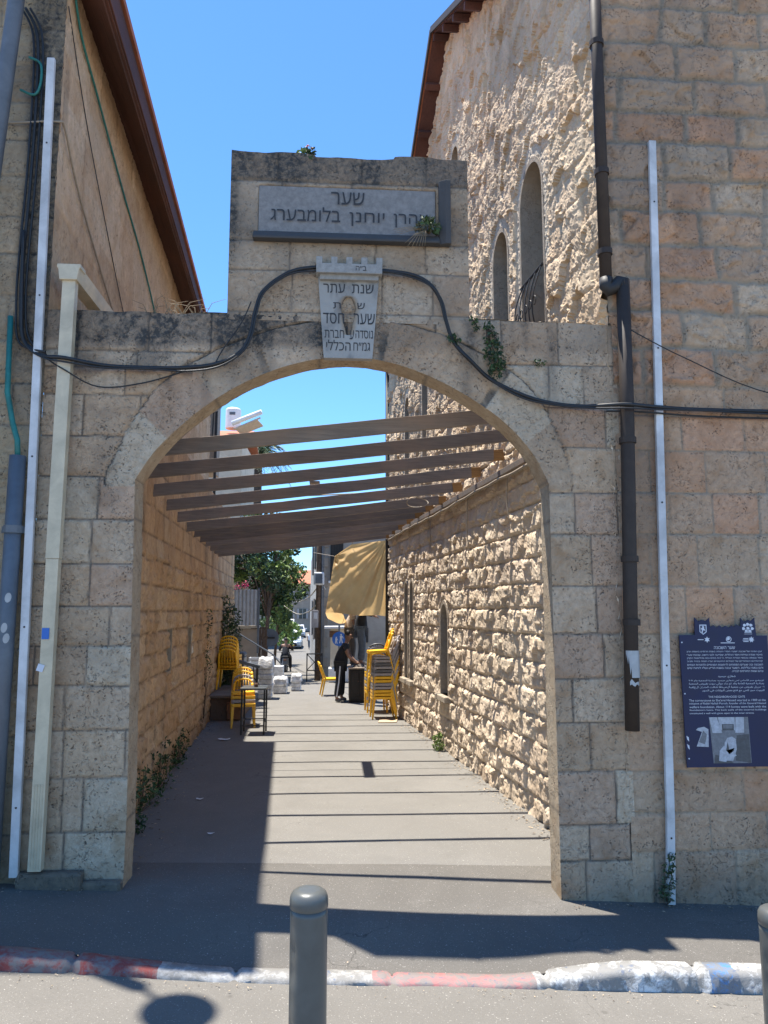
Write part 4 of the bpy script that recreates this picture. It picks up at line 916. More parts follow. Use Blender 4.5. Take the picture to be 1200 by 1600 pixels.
# ------------------------------------------------------------------ rafters over the alley
RY = [.97, 1.93, 2.85, 3.83, 4.78, 5.73, 6.63, 7.51, 8.31, 9.18, 9.98, 10.74]
ORD = ['first', 'second', 'third', 'fourth', 'fifth', 'sixth', 'seventh', 'eighth', 'ninth', 'tenth', 'eleventh', 'twelfth', 'thirteenth', 'fourteenth', 'fifteenth', 'sixteenth']
rr = random.Random(4)
for i, y in enumerate(RY):
    xa = -2.02 - .052 * y - .02; xb = xr(y) - .17; dz = rr.uniform(-.010, .010) + float(np.interp(y, [1, 1.9, 2.85, 3.8, 4.8, 5.7, 7], [0, -.02, -.055, -.085, -.12, -.14, -.15]))
    za = 3.935 + .118 * xa - .004 * y + dz; zb = 3.935 + .118 * xb - .004 * y + dz + rr.uniform(-.01, .01)
    t = thing('rafter', 'brown timber rafter across the alley, %s behind the arch' % ORD[i], 'rafter', (xa, y, za), 0, 'rafters across the alley')
    m = MB(); K = 9; vs = []; ph = rr.uniform(0, 6)
    for q in range(K):
        f = q / (K - 1); bow = .018 * math.sin(f * 3.1 + ph) ; sag = -.012 * math.sin(f * math.pi) * rr.uniform(.6, 1.4); tw = rr.uniform(-.004, .004); X_ = xa + (xb - xa) * f; Z_ = za + (zb - za) * f + sag
        vs += [(X_, y - .024 + bow - tw, Z_ - .0725), (X_, y + .024 + bow - tw, Z_ - .0725), (X_, y + .024 + bow + tw, Z_ + .0725), (X_, y - .024 + bow + tw, Z_ + .0725)]
    m.add(vs, [(3, 2, 1, 0), tuple(4 * (K - 1) + q for q in range(4))] + [(4*i+q, 4*i+(q+1)%4, 4*i+4+(q+1)%4, 4*i+4+q) for i in range(K - 1) for q in range(4)]); m.build('timber', M['wood'], t, True, bevel=.004)
    m = MB(); m.box(((xb + xr(y)) / 2 - .03, y + .01, zb), (xr(y) - xb - .03, .085, .13), ry=-.1); m.build('end_block', M['woodend'], t, True, bevel=.006)
m = MB(); m.beam((-.30, 4.72, 4.06), (-.30, 5.80, 4.05), .15, .025); single(m, 'loose_board', M['wood'], 'short loose board lying along two rafters above the middle of the alley', 'board', bevel=.003)
cable('taut_wire', 'thin taut wire stretched across the alley between the fifth and sixth rafters', [(-2.28, 5.22, 3.86), (0, 5.23, 3.95), (1.85, 5.24, 4.1)], .009, M['beige_cable'])
wp = thing('wall_plate', 'long timber batten fixed along the rough right wall under the rafter ends', 'batten', (2.2, .4, 3.84))
m = MB(); m.beam(RW(.3, 3.87, .055), RW(11.2, 3.85, .055), .11, .075); m.build('batten', M['wood'], wp, True, bevel=.006)
cable('wall_cable', 'thick grey-brown cable clipped along the rough right wall under the rafter ends', [RW(u_, 3.785 - .010 * math.sin(u_ * 1.3) + (.0 if int(u_ * 2) % 2 else -.012), .115) for u_ in np.arange(.35, 11.2, .5)], .020, M['beige_cable'], sub=4)
for k, (u_, l, lab) in enumerate(((2.55, .55, 'nearest'), (4.3, .8, 'middle'), (6.6, .6, 'farthest'))):
    cable('hanging_wire', 'thin wire hanging from the clipped cable on the right wall, %s of three' % lab, [RW(u_, 3.79, .10), RW(u_ + .03, 3.79 - l * .5, .11), RW(u_ - .02, 3.79 - l, .10)], .008, M['beige_cable'])
m = MB(); c0 = Vector((1.22, 4.82, 3.78)); m.tube([c0 + Vector((.16 * math.cos(t), .05 * math.sin(t * 2), .07 * math.sin(t))) for t in np.linspace(0, 11, 40)], .006, 5)
single(m, 'wire_coil', M['beige_cable'], 'loose coil of wire caught on a rafter end near the right wall', 'wire')
# ------------------------------------------------------------------ information sign
AR_F = {'ا':('\uFE8D','\uFE8E',None,None),'ب':('\uFE8F','\uFE90','\uFE91','\uFE92'),'ت':('\uFE95','\uFE96','\uFE97','\uFE98'),'ج':('\uFE9D','\uFE9E','\uFE9F','\uFEA0'),'ح':('\uFEA1','\uFEA2','\uFEA3','\uFEA4'),'د':('\uFEA9','\uFEAA',None,None),'ر':('\uFEAD','\uFEAE',None,None),'س':('\uFEB1','\uFEB2','\uFEB3','\uFEB4'),'ش':('\uFEB5','\uFEB6','\uFEB7','\uFEB8'),'ع':('\uFEC9','\uFECA','\uFECB','\uFECC'),'ف':('\uFED1','\uFED2','\uFED3','\uFED4'),'ق':('\uFED5','\uFED6','\uFED7','\uFED8'),'ك':('\uFED9','\uFEDA','\uFEDB','\uFEDC'),'ل':('\uFEDD','\uFEDE','\uFEDF','\uFEE0'),'م':('\uFEE1','\uFEE2','\uFEE3','\uFEE4'),'ن':('\uFEE5','\uFEE6','\uFEE7','\uFEE8'),'ه':('\uFEE9','\uFEEA','\uFEEB','\uFEEC'),'و':('\uFEED','\uFEEE',None,None),'ي':('\uFEF1','\uFEF2','\uFEF3','\uFEF4'),'ة':('\uFE93','\uFE94',None,None),'أ':('\uFE83','\uFE84',None,None),'ض':('\uFEBD','\uFEBE','\uFEBF','\uFEC0'),'ئ':('\uFE89','\uFE8A','\uFE8B','\uFE8C'),'ى':('\uFEEF','\uFEF0',None,None)}
def arab(s):
    out = []
    for w in s.split(' '):
        r = ''
        for i, ch in enumerate(w):
            if ch not in AR_F: r += ch; continue
            f = AR_F[ch]; prv = i > 0 and w[i-1] in AR_F and AR_F[w[i-1]][2]; nxt = i < len(w) - 1 and w[i+1] in AR_F
            r += (f[3] if prv else f[2]) if (nxt and f[2]) else (f[1] if prv else f[0])
        out.append(r)
    return ' '.join(out)[::-1]
SX, SZ = 2.853, .935                       # lower left corner of the plate
sg = thing('information_sign', 'dark blue enamel plate with crenellated top, white text in three languages and grey photos', 'sign', (3.21, -.045, SZ))
PW = .745
plate = [(0, 0), (PW, 0), (PW + .01, 1.055), (.66, 1.055), (.655, 1.20), (.625, 1.175), (.60, 1.185), (.565, 1.165), (.535, 1.20), (.53, 1.13), (.50, 1.145), (.47, 1.125), (.455, 1.14), (.43, 1.12), (.405, 1.135), (.375, 1.12), (.35, 1.14), (.325, 1.12), (.30, 1.14), (.27, 1.125),
         (.265, 1.20), (.235, 1.175), (.20, 1.185), (.17, 1.17), (.14, 1.205), (.135, 1.06), (.0, 1.06)]
plate = [(x + .012 * (1 - z), z) for x, z in plate]
m = MB(); m.prism(plate, (SX, -.03, SZ), (1, 0, 0), (0, 0, 1), (0, -1, 0), .012); pl = m.build('plate', M['navy'], sg, True)
yy = -.0435
def ln(s, x0, x1, z, h): text_part(pl, s, SX + x0, SX + x1, SZ + z, SZ + z + h, yy, M['print'], 0.0)
ln(heb('שער השכונה'), .29, .47, .945, .022)
for k, (s, a) in enumerate((('אבן הפינה של שכונת ״שערי חסד״ הונחה בשנת תרס״ט ביוזמת הרב', .055), ('מייסד אגודת גמילות חסד הכללית, שסייעה לבני הישוב. שכונת שערי', .055), ('חסד נבנתה בכספי הגמ״ח הכללי, כ־114 בתים נבנו בהלוואות הקרן', .055), ('קירותיהם האחוריים של הבתים החיצוניים יצרו חומה בנויה סביב', .055), ('השכונה ובה שערים הפתוחים לרחובות הפנימיים ולחצרות הבתים', .055), ('והם נסגרו בלילות. השער נבנה בשנת תר״ע ועליו לוחות שיש', .055), ('ובהם שמות התורמים לבנייה.', .43))):
    ln(heb(s), a, .70, .915 - k * .0263, .0175)
ln(arab('شعاري حيسيد'), .31, .46, .708, .026)
for k, (s, a) in enumerate((('تم وضع حجر الأساس لحي شعاري حيسيد بمبادرة الجمعية عام ١٩٠٩', .06), ('بمبادرة الجمعية العامة وقد تم بناء حوالي بيوت بقروض الجمعية', .06), ('١٠٠ منزل بقروض من جمعية الصدقة شكلت الجدران الخلفية', .06), ('للبيوت سور للحي مع فتح بعض البوابات في السور', .17))):
    ln(arab(s), a, .70, .678 - k * .0275, .0225)
ln('THE NEIGHBORHOOD GATE', .22, .53, .550, .0165)
for k, (s, b) in enumerate((("The cornerstone to Sha'arei Hessed was laid in 1909 at the", .705), ('initiative of Rabbi Naftali Porush, founder of the General Hessed', .705), ('welfare foundation. About 114 homes were built with the', .705), ("foundation's loans. The back walls of the external buildings", .705), ('constituted a wall with gates open to the inner streets.', .60))):
    ln(s, .055, b, .522 - k * .0263, .0175)
# emblems: lion shield, tree crest, stars, globe
m = MB()
def em(poly): m.prism([(SX + x, SZ + z) for x, z in poly], (0, yy + .001, 0), (1, 0, 0), (0, 0, 1), (0, -1, 0), .0015)
def ring(poly, k=.82):
    cx = sum(p[0] for p in poly) / len(poly); cz = sum(p[1] for p in poly) / len(poly); n = len(poly); inn = [(cx + (x - cx) * k, cz + (z - cz) * k) for x, z in poly]
    for i in range(n): em([poly[i], poly[(i+1) % n], inn[(i+1) % n], inn[i]])
def done():
    global m
    m.build('emblem', M['print'], pl, True); m = MB()
ring([(.175, 1.145), (.235, 1.145), (.235, 1.085), (.205, 1.062), (.175, 1.085)], .8)
em([(.19, 1.075), (.20, 1.073), (.204, 1.095), (.214, 1.10), (.222, 1.09), (.224, 1.10), (.214, 1.115), (.216, 1.128), (.206, 1.135), (.196, 1.13), (.200, 1.12), (.190, 1.115), (.186, 1.12), (.186, 1.105), (.196, 1.105)])
done()
for cx, cz in ((.562, 1.14), (.59, 1.147), (.617, 1.14), (.553, 1.112), (.59, 1.115), (.627, 1.112), (.575, 1.092), (.605, 1.092)):
    em([(cx + .014 * math.cos(t) * (1 + .2 * math.cos(3 * t)), cz + .0125 * math.sin(t)) for t in np.linspace(0, 6.28, 9)[:-1]])
em([(.56, 1.078), (.62, 1.078), (.62, 1.084), (.56, 1.084)]); em([(.555, 1.066), (.625, 1.066), (.625, 1.069), (.555, 1.069)])
done()
def star(cx, cz, r, n, k=.5): em([(cx + (r if i % 2 == 0 else r * k) * math.sin(i * math.pi / n), cz + (r if i % 2 == 0 else r * k) * math.cos(i * math.pi / n)) for i in range(2 * n)])
star(.235, 1.022, .026, 6, .5); done(); star(.615, 1.022, .026, 7, .55); done()
ring([(.42 + .024 * math.cos(t), 1.025 + .024 * math.sin(t)) for t in np.linspace(0, 6.28, 15)[:-1]], .75)
em([(.415 + .016 * math.cos(t), 1.03 + .014 * math.sin(t)) for t in np.linspace(0, 6.28, 9)[:-1]])
done()
for a, b, z in ((.155, .205, 1.022), (.545, .59, 1.03), (.54, .59, 1.018), (.35, .47, .995), (.545, .59, 1.006)): em([(a, z - .003), (b, z - .003), (b, z + .003), (a, z + .003)]); done()
# the grey photograph of the gate and the statue beside it
G = [plain('print_grey_%s' % n, (c, c * 1.03, c * 1.12), .45, .25, 30) for n, c in (('pale', .42), ('mid', .17), ('dim', .075), ('deep', .03))]
m = MB()
def ph(poly, mi, lift=0): m.prism([(SX + x, SZ + z) for x, z in poly], (0, yy + .0012 - lift * .0004, 0), (1, 0, 0), (0, 0, 1), (0, -1, 0), .001, mi)
ph([(.235, .03), (.555, .03), (.545, .395), (.215, .395)], 1)
ph([(.29, .395), (.43, .395), (.43, .29), (.31, .29)], 0, 1); ph([(.215, .395), (.28, .395), (.32, .27), (.24, .27)], 0, 1); ph([(.44, .395), (.51, .395), (.505, .27), (.43, .27)], 0, 1)
ph([(.32, .34), (.42, .34), (.42, .29), (.32, .29)], 2, 2); ph([(.33, .335), (.41, .335), (.41, .305), (.33, .305)], 1, 3)
ph([(.33, .05), (.335, .19), (.36, .23), (.40, .24), (.43, .22), (.435, .14), (.40, .05)], 0, 2); ph([(.36, .2), (.345, .13), (.385, .11), (.415, .15), (.41, .13), (.38, .09)], 2, 3)
ph([(.42, .05), (.55, .03), (.545, .26), (.44, .25)], 2, 1); ph([(.24, .03), (.40, .03), (.36, .07), (.25, .1)], 2, 1); ph([(.28, .05), (.34, .04), (.36, .11), (.33, .17), (.29, .13)], 0, 3); ph([(.38, .07), (.43, .09), (.40, .12), (.37, .10)], 0, 4)
ph([(.10, .165), (.20, .16), (.205, .30), (.17, .32), (.115, .31), (.10, .295), (.15, .28)], 0, 1); ph([(.12, .20), (.17, .18), (.19, .26), (.16, .29)], 1, 2)
o = m.build('printed_photo', G, pl, True)
m = MB()
for x, z in ((.018, 1.0), (.022, .585), (.03, .07)): m = MB(); m.tube([(SX + x, yy + .002, SZ + z), (SX + x, yy - .003, SZ + z)], .006, 8); m.build('screw', M['print'], pl, True)
for x, z in ((.018, .25), (.02, .185)): m = MB(); m.prism([(SX + x, SZ + z), (SX + x + .018, SZ + z - .012), (SX + x + .02, SZ + z - .045), (SX + x + .006, SZ + z - .03)], (0, yy + .001, 0), (1, 0, 0), (0, 0, 1), (0, -1, 0), .001); m.build('chipped_enamel', M['print'], pl, True)

# ------------------------------------------------------------------ bollards
def bollard(x, y, top, label, r=.081):
    z0 = float(road_z(x)) - .02
    t = thing('bollard', label, 'bollard', (x, y, z0), 0, 'grey steel bollards along the street')
    h = top - z0; m = MB(); P = []; rn = random.Random(int(x * 10) + 5)
    m.lathe([(r, (h - .075) * q / 40) for q in range(41)], (0, 0, 0), 48); sh = m.build('post', M['grey_paint'], t, smooth=True)
    for v in sh.data.vertices:              # the long dents down its left side
        a = math.atan2(v.co.y, v.co.x); w = math.exp(-((a + 2.75) / .42) ** 2); k = math.exp(-((v.co.z - h + .27) / .12) ** 2) + .6 * math.exp(-((v.co.z - h + .52) / .09) ** 2)
        d = .014 * w * k * (1 + .35 * math.sin(v.co.z * 60)); v.co.x *= 1 - d / r; v.co.y *= 1 - d / r
    m = MB(); m.lathe([(r, h - .075), (r + .003, h - .072), (r + .003, h - .045), (r + .001, h - .028), (r - .006, h - .014), (r - .02, h - .004), (r - .04, h), (.001, h + .001)], (0, 0, 0), 40); m.build('cap', M['grey_paint'], t, smooth=True)
    m = MB(); m.lathe([(r + .05, 0), (r + .05, .03), (r + .02, .035)], (0, 0, 0), 30); m.build('base_ring', M['grey_steel'], t, smooth=False, bevel=.003)
    return t
bollard(-.0985, -2.70, .992, 'grey steel bollard standing before the middle of the archway')
bollard(2.015, -2.70, .865, 'grey steel bollard cut by the right edge of the picture')

# ------------------------------------------------------------------ foliage
def leaves(pts, n, size, seed, nm=3, spread=1.0, aspect=.5, droop=0.0, up=.35):
    """n leaf blades scattered round the given clump spheres (x, y, z, r)"""
    r = np.random.RandomState(seed); pts = np.array(pts, float); w = pts[:, 3] ** 2; w /= w.sum()
    k = r.choice(len(pts), n, p=w); d = r.normal(size=(n, 3)); d /= np.linalg.norm(d, axis=1)[:, None]
    rad = r.uniform(.35, 1.0, n) ** .6; C = pts[k, :3] + d * (pts[k, 3] * rad)[:, None] * spread; C[:, 2] -= droop * r.uniform(0, 1, n) * pts[k, 3]
    ax = r.normal(size=(n, 3)) + d * .7; ax[:, 2] -= droop; ax /= np.linalg.norm(ax, axis=1)[:, None]
    nn = r.normal(size=(n, 3)) * .8 + d * .6 + np.array([0, 0, up]); b = np.cross(nn, ax); b /= np.linalg.norm(b, axis=1)[:, None]
    s = size * r.uniform(.6, 1.35, n)[:, None]; fold = np.cross(ax, b) * s * .12
    V = np.stack([C - ax * s * .5, C + b * s * aspect * .5 + fold, C + ax * s * .5, C - b * s * aspect * .5 + fold], 1).reshape(-1, 3)
    F = np.arange(n * 4).reshape(n, 4); bright = np.clip(hsh(k, k * 0, seed + 2) * .75 + r.uniform(0, .45, n), 0, .999)
    return V.tolist(), F.tolist(), (bright * nm).astype(int).tolist()
def leaf_obj(name, parent, mats, pts, n, size, seed, world=True, **kw):
    v, f, mi = leaves(pts, n, size, seed, len(mats), **kw)
    me = bpy.data.meshes.new(name); me.from_pydata(v, [], f); me.polygons.foreach_set('material_index', mi)
    return link_mesh(name, me, parent, mats, world)
GREEN = [M['leaf1'], M['leaf2'], M['leaf3']]; DARK = [M['leaf1'], M['leaf1'], M['leaf2']]
def plant(name, label, cat, loc, clumps, n, size, seed, mats=GREEN, stems=6, stem_mat=None, group=None, **kw):
    t = thing(name, label, cat, loc, 0, group); leaf_obj('foliage', t, mats, clumps, n, size, seed, **kw)
    r = random.Random(seed); m = MB()
    for _ in range(stems):
        c = r.choice(clumps); a = Vector(loc); b = Vector(c[:3]) + Vector((r.uniform(-1, 1), r.uniform(-1, 1), r.uniform(-.5, 1))) * c[3] * .7; mid = (a + b) / 2 + Vector((r.uniform(-1, 1), r.uniform(-1, 1), 0)) * c[3] * .3
        m.tube([a, mid, b], [.004 + .01 * c[3], .003 + .006 * c[3], .002], 5)
    m.build('stem', stem_mat or M['bark'], t, True); return t
t = plant('flowering_weed', 'small green weed with red flowers growing on top of the raised gate stone', 'plant', (-.28, .08, 6.15), [(-.28, .06, 6.20, .055), (-.24, .05, 6.225, .05), (-.32, .06, 6.215, .045), (-.27, .02, 6.13, .05)], 130, .045, 3, stems=7)
leaf_obj('flower', t, [M['red_flower']], [(-.27, .04, 6.258, .022), (-.23, .04, 6.25, .012)], 16, .03, 4)
t = plant('wall_weed', 'leafy weed with dry stalks rooted on the marble name plaque', 'plant', (.80, -.05, 5.44), [(.78, -.09, 5.50, .075), (.72, -.08, 5.475, .05), (.845, -.08, 5.475, .05), (.80, -.08, 5.56, .04)], 120, .055, 6, [M['leaf1'], M['leaf2'], M['leaf4']], stems=9)
m = MB()
for k in range(7):
    a = -.9 + k * .27; m.tube([(.76, -.09, 5.45), (.72 + .06 * math.sin(a), -.12, 5.40), (.70 + .12 * math.sin(a) - .03, -.115, 5.30 - .05 * math.cos(a * 2))], [.004, .003, .0015], 5)
for k in range(4): m.tube([(.74, -.09, 5.46), (.62, -.11, 5.43 + .012 * k), (.53 - .02 * k, -.10, 5.40 + .012 * k)], [.003, .0025, .0015], 5)
m.build('dry_stalk', M['dead'], t, True)
plant('wall_caper', 'dark trailing caper bush hanging from the right shoulder of the gate', 'plant', (1.30, 0, 4.62), [(1.32, -.06, 4.52, .07), (1.33, -.07, 4.42, .09), (1.35, -.08, 4.33, .10), (1.36, -.07, 4.25, .085), (1.30, -.05, 4.62, .05)], 420, .04, 8, [M['leaf1'], M['leaf1'], M['leaf2']], stems=14, droop=.5)
plant('wall_weed', 'small dark weed caught on the black cable right of the arch crown', 'plant', (.99, -.03, 4.49), [(.985, -.07, 4.49, .05), (1.03, -.07, 4.47, .03)], 60, .035, 9, DARK, stems=4)
plant('wall_weed', 'sprig in a joint of the right spandrel under the caper bush', 'plant', (1.74, 0, 4.30), [(1.73, -.03, 4.30, .045), (1.78, -.03, 4.31, .03)], 40, .03, 10, DARK, stems=4)
plant('wall_weed', 'dark tuft at the step between raised gate top and right shoulder', 'plant', (1.18, 0, 4.69), [(1.18, -.03, 4.67, .045), (1.20, -.04, 4.60, .03)], 60, .03, 21, DARK, stems=4)
t = thing('dry_weed', 'dry straw-coloured weed on the gate shoulder under the left house eave', 'plant', (-1.35, .15, 4.69)); r_ = random.Random(3); m = MB()
for k in range(26):
    a = r_.uniform(0, 6.28); l = r_.uniform(.08, .34); x = -1.35 + r_.uniform(-.28, .2)
    m.tube([(x, .14, 4.685), (x + .3 * l * math.cos(a), .14 + .2 * l * math.sin(a), 4.69 + l * .45), (x + .75 * l * math.cos(a), .14 + .4 * l * math.sin(a), 4.69 + l * .55)], [.004, .003, .0015], 4)
m.build('stalk', M['dead'], t, True)
plant('street_weed', 'green weed growing at the foot of the long white conduit on the right', 'plant', (2.64, -.06, -.10), [(2.63, -.08, -.02, .06), (2.65, -.09, .08, .055), (2.66, -.08, .18, .05), (2.68, -.09, .27, .035), (2.61, -.09, .02, .05)], 190, .04, 12, [M['leaf1'], M['leaf2'], M['leaf4']], stems=10)
for k, (u_, h_, lab) in enumerate(((.62, .62, 'tallest weeds at the foot of the left alley wall just behind the gate pier'), (1.5, .5, 'second weed patch from the gate along the left alley wall'), (2.6, .38, 'third weed patch from the gate along the left alley wall'), (3.7, .42, 'fourth weed patch from the gate along the left alley wall'), (5.2, .3, 'fifth weed patch from the gate, below the second slit window'))):
    p = LL(u_, 0, .03); cl = [(p.x + .05 + .03 * math.sin(q * 3 + k), p.y + .38 * math.sin(q * 2.1 + k), .08 + h_ * q / 5, .15 - .014 * q) for q in range(6)]
    plant('wall_weed', lab, 'plant', (p.x + .02, p.y, 0), cl, 430 if k < 2 else 240, .055, 30 + k, [M['leaf1'], M['leaf2'], M['leaf2']], stems=14, group='weeds along the left alley wall')
p = LL(8.6, 1.2, .04); plant('wall_creeper', 'thin creeper climbing the left alley wall right of the slit windows', 'plant', tuple(LL(8.6, 0.0, .03)), [tuple(LL(8.6 + .18 * math.sin(q * 1.7), 1.0 + q * .13, .06)) + (.10,) for q in range(10)], 260, .05, 41, DARK, stems=8)
plant('wall_weed', 'bright green weed at the foot of the rough right wall below the first window', 'plant', tuple(RW(6.1, 0, .12)), [tuple(RW(6.05, .08, .14)) + (.09,), tuple(RW(6.15, .17, .14)) + (.07,), tuple(RW(6.0, .24, .13)) + (.05,)], 150, .06, 43, [M['leaf2'], M['leaf3'], M['leaf3']], stems=8)

# ------------------------------------------------------------------ plastic chairs
def make_chair(mat, label):
    """armless one-piece stacking chair; faces +x"""
    t = thing('plastic_chair', label, 'chair')
    m = MB()
    def seat(a, b):
        x = -.20 + .42 * a; y = (b - .5) * (.38 + .05 * a); return (x, y, .43 + .012 * math.sin(a * 3.1) - .012 * math.sin(b * math.pi) - .03 * max(0, a - .88) / .12)
    m.grid(seat, 10, 8); m.build('seat', mat, t, smooth=True, solid=.012)
    m = MB()
    for s in (-1, 1): m.beam((-.20, s * .195, .422), (.20, s * .215, .422), .024, .052)
    m.beam((.205, -.21, .42), (.205, .21, .42), .022, .05); m.build('seat_rim', mat, t, bevel=.006)
    m = MB()
    def bk(a, b, off=0): # a across, b up
        y = (a - .5) * (.40 - .05 * b * b); x = -.195 - .10 * b - .045 * math.sin(b * math.pi * .5) + .035 * (1 - (2 * a - 1) ** 2) * -1 + .03
        return (x, y, .43 + .43 * b - .05 * (2 * a - 1) ** 4 * max(0, b - .6) / .4)
    def bar(a0, b0, a1, b1, w, n=8, curve=0.0):
        m.tube([bk(a0 + (a1 - a0) * q + curve * math.sin(q * math.pi), b0 + (b1 - b0) * q) for q in np.linspace(0, 1, n)], w, 6)
    bar(.02, 0, .03, .88, .025); bar(.98, 0, .97, .88, .025)
    m.tube([bk(a, .88 + .12 * math.sin(math.pi * a) ** .5) for a in np.linspace(.03, .97, 12)], .02, 6)
    for a in (.2, .35, .5, .65, .8): m.beam(bk(a, .05), bk(a, .5), .036, .010, up=(0, 1, 0)); m.beam(bk(a, .49), bk(a + (a - .5) * -.1, .97), .036, .010, up=(0, 1, 0))
    bar(.03, .10, .97, .10, .014); m.build('backrest', mat, t, smooth=True)
    for sx, sy in ((1, 1), (1, -1), (-1, 1), (-1, -1)):
        top = (.19 * sx - .005, sy * .195, .43); bot = (.225 if sx > 0 else -.275, sy * .215, 0)
        m = MB(); m.beam(top, bot, .055, .024, w2=.034, h2=.02, up=(1, 0, 0)); m.beam((top[0] - .014 * sx, top[1] - .018 * sy, top[2]), (bot[0] - .008 * sx, bot[1] - .012 * sy, 0), .02, .045, w2=.014, h2=.03, up=(1, 0, 0)); m.build('leg', mat, t, bevel=.004)
    return t
PROTO = {}
def chair(col, loc, rz, label, group=None, tilt=(0, 0)):
    mat = {'yellow': M['yellow'], 'grey': M['greyplastic'], 'dark': M['darkplastic']}[col]
    if col not in PROTO: c = PROTO[col] = make_chair(mat, label)
    else: c = dup_tree(PROTO[col])
    c.location = loc; c.rotation_euler = (tilt[0], tilt[1], rz); c['label'] = label
    if group: c['group'] = group
    elif 'group' in c: del c['group']
    return c
NTH = ['lowest chair', 'second chair up', 'third chair up', 'fourth chair up', 'fifth chair up', 'sixth chair up', 'seventh chair up', 'eighth chair up', 'ninth chair up', 'tenth chair up', 'eleventh chair up', 'twelfth chair up', 'thirteenth chair up', 'fourteenth chair up', 'topmost chair']
seq = ['yellow', 'yellow', 'yellow', 'grey', 'grey', 'yellow', 'yellow', 'grey', 'dark', 'grey', 'dark', 'grey', 'grey']
GN = 'chairs in the tall stack by the right wall'; ax_ = R(180 + 4)
for i, c in enumerate(seq):
    chair(c, (1.0 + .002 * i, 9.72 + .004 * i, .067 * i), ax_, '%s plastic chair, %s in the tall stack against the rough right wall' % (c, NTH[i]), GN)
chair('yellow', (.945, 9.76, .067 * 13 + .06), ax_, 'yellow plastic chair perched shifted on top of the tall stack by the right wall', GN, (0, R(3)))
for i, c in enumerate(['yellow', 'yellow', 'grey', 'yellow', 'grey', 'yellow', 'yellow', 'grey', 'grey', 'dark']):
    chair(c, (.93, 10.75 + .012 * i, .067 * i + .0), R(94), '%s plastic chair, %s in the stack behind the tall one' % (c, NTH[i] if i < 9 else 'topmost chair'), 'chairs in the stack behind the tall one')
chair('yellow', (-.06, 13.95, 0), R(8), 'single yellow plastic chair standing alone behind the worker in black')
for i in range(4): chair('yellow' if i != 1 else 'grey', (-1.72 - .01 * i, 8.75 + .055 * i, .067 * i), R(-82), '%s plastic chair, %s in the stack behind the small black table' % ('yellow' if i != 1 else 'grey', NTH[i]), 'chairs in the stack behind the black table')
for i in range(5): chair('yellow', (-2.30, 10.9 + .06 * i, .50 + .067 * i), R(90), 'yellow plastic chair, %s in the stack up on the stone ledge' % NTH[i], 'chairs in the stack on the stone ledge')

# ------------------------------------------------------------------ small table, ledge, handrail, bin
tb = thing('side_table', 'small grey topped table with thin black steel legs in the shade at left', 'table', (-1.43, 7.95, 0))
m = MB(); m.box((0, 0, .80), (.46, .52, .035)); m.build('tabletop', M['grey_paint'], tb, bevel=.006)
for sx in (-1, 1):
    for sy in (-1, 1): m = MB(); m.box((sx * .20, sy * .22, .39), (.03, .03, .78)); m.build('leg', M['black_metal'], tb)
m = MB(); m.box((0, -.22, .16), (.37, .02, .02)); m.box((0, .22, .22), (.37, .02, .02)); m.box((-.2, 0, .22), (.02, .41, .02)); m.box((.2, 0, .22), (.02, .41, .02)); m.build('stretcher', M['black_metal'], tb)
m = MB(); m.lathe([(.03, 0), (.036, .02), (.034, .075), (.030, .075), (.028, .01)], (0, 0, 0), 14); o = m.build('cup', M['rust'], None, smooth=True); o.location = (-1.40, 7.92, .8175); setp(o, 'small brown cup on the grey table top', 'cup')
lg = thing('stone_ledge', 'low brown stone ledge built against the left alley wall behind the chairs', 'ledge', (-2.25, 10.5, 0))
m = MB(); m.box((-2.17, 10.55, .22), (.62, 2.0, .46)); o = m.build('base', M['warm'], lg, True, bevel=.03); flat_attrs(o.data, (.24, .15, .10), .2)
m = MB(); m.box((-2.16, 10.5, .475), (.70, 2.1, .055)); o = m.build('slab', M['front'], lg, True, bevel=.015); flat_attrs(o.data, (.30, .24, .19), .2)
m = MB(); m.box((-1.99, 9.50, .20), (.28, .06, .34)); m.tube([(-2.13, 9.47, .20), (-2.12, 9.47, .30), (-2.06, 9.47, .36), (-1.99, 9.47, .38), (-1.92, 9.47, .36), (-1.86, 9.47, .30), (-1.85, 9.47, .20)], .02, 6); o = m.build('arched_stone', M['warm'], lg, True, bevel=.01); flat_attrs(o.data, (.30, .17, .11), .1)
hr = thing('handrail', 'black steel handrail sloping above the stone ledge at left', 'handrail', (-1.68, 10.9, .5))
m = MB(); m.beam((-2.40, 10.9, 1.16), (-1.62, 10.9, .955), .06, .075); m.build('top_rail', M['grey_steel'], hr, True, bevel=.012)
m = MB(); m.beam((-1.68, 10.9, .95), (-1.68, 10.9, .50), .045, .045); m.beam((-1.76, 10.9, .96), (-1.76, 10.9, .50), .02, .02); m.build('post', M['black_metal'], hr, True)
m = MB(); m.beam((-1.74, 10.9, .72), (-1.55, 10.75, .50), .018, .018); m.build('brace', M['black_metal'], hr, True)
bn = thing('wheeled_bin', 'black plastic bin with a rounded lid beside the climbing plant', 'bin', (-2.32, 12.2, 0))
m = MB(); m.box((0, 0, .62), (.42, .45, 1.0), taper=1.12); m.build('body', M['darkplastic'], bn, bevel=.03)
m = MB(); m.box((0, 0, 1.17), (.50, .54, .09), taper=.9); m.build('lid', M['darkplastic'], bn, bevel=.03); m = MB(); m.box((0, -.245, .9), (.30, .01, .34)); m.build('panel', M['grey_steel'], bn, bevel=.01)
for s in (-1, 1): m = MB(); m.tube([(s * .2, .2, .1), (s * .16, .2, .1)], .1, 16); m.build('wheel', M['tyre'], bn)
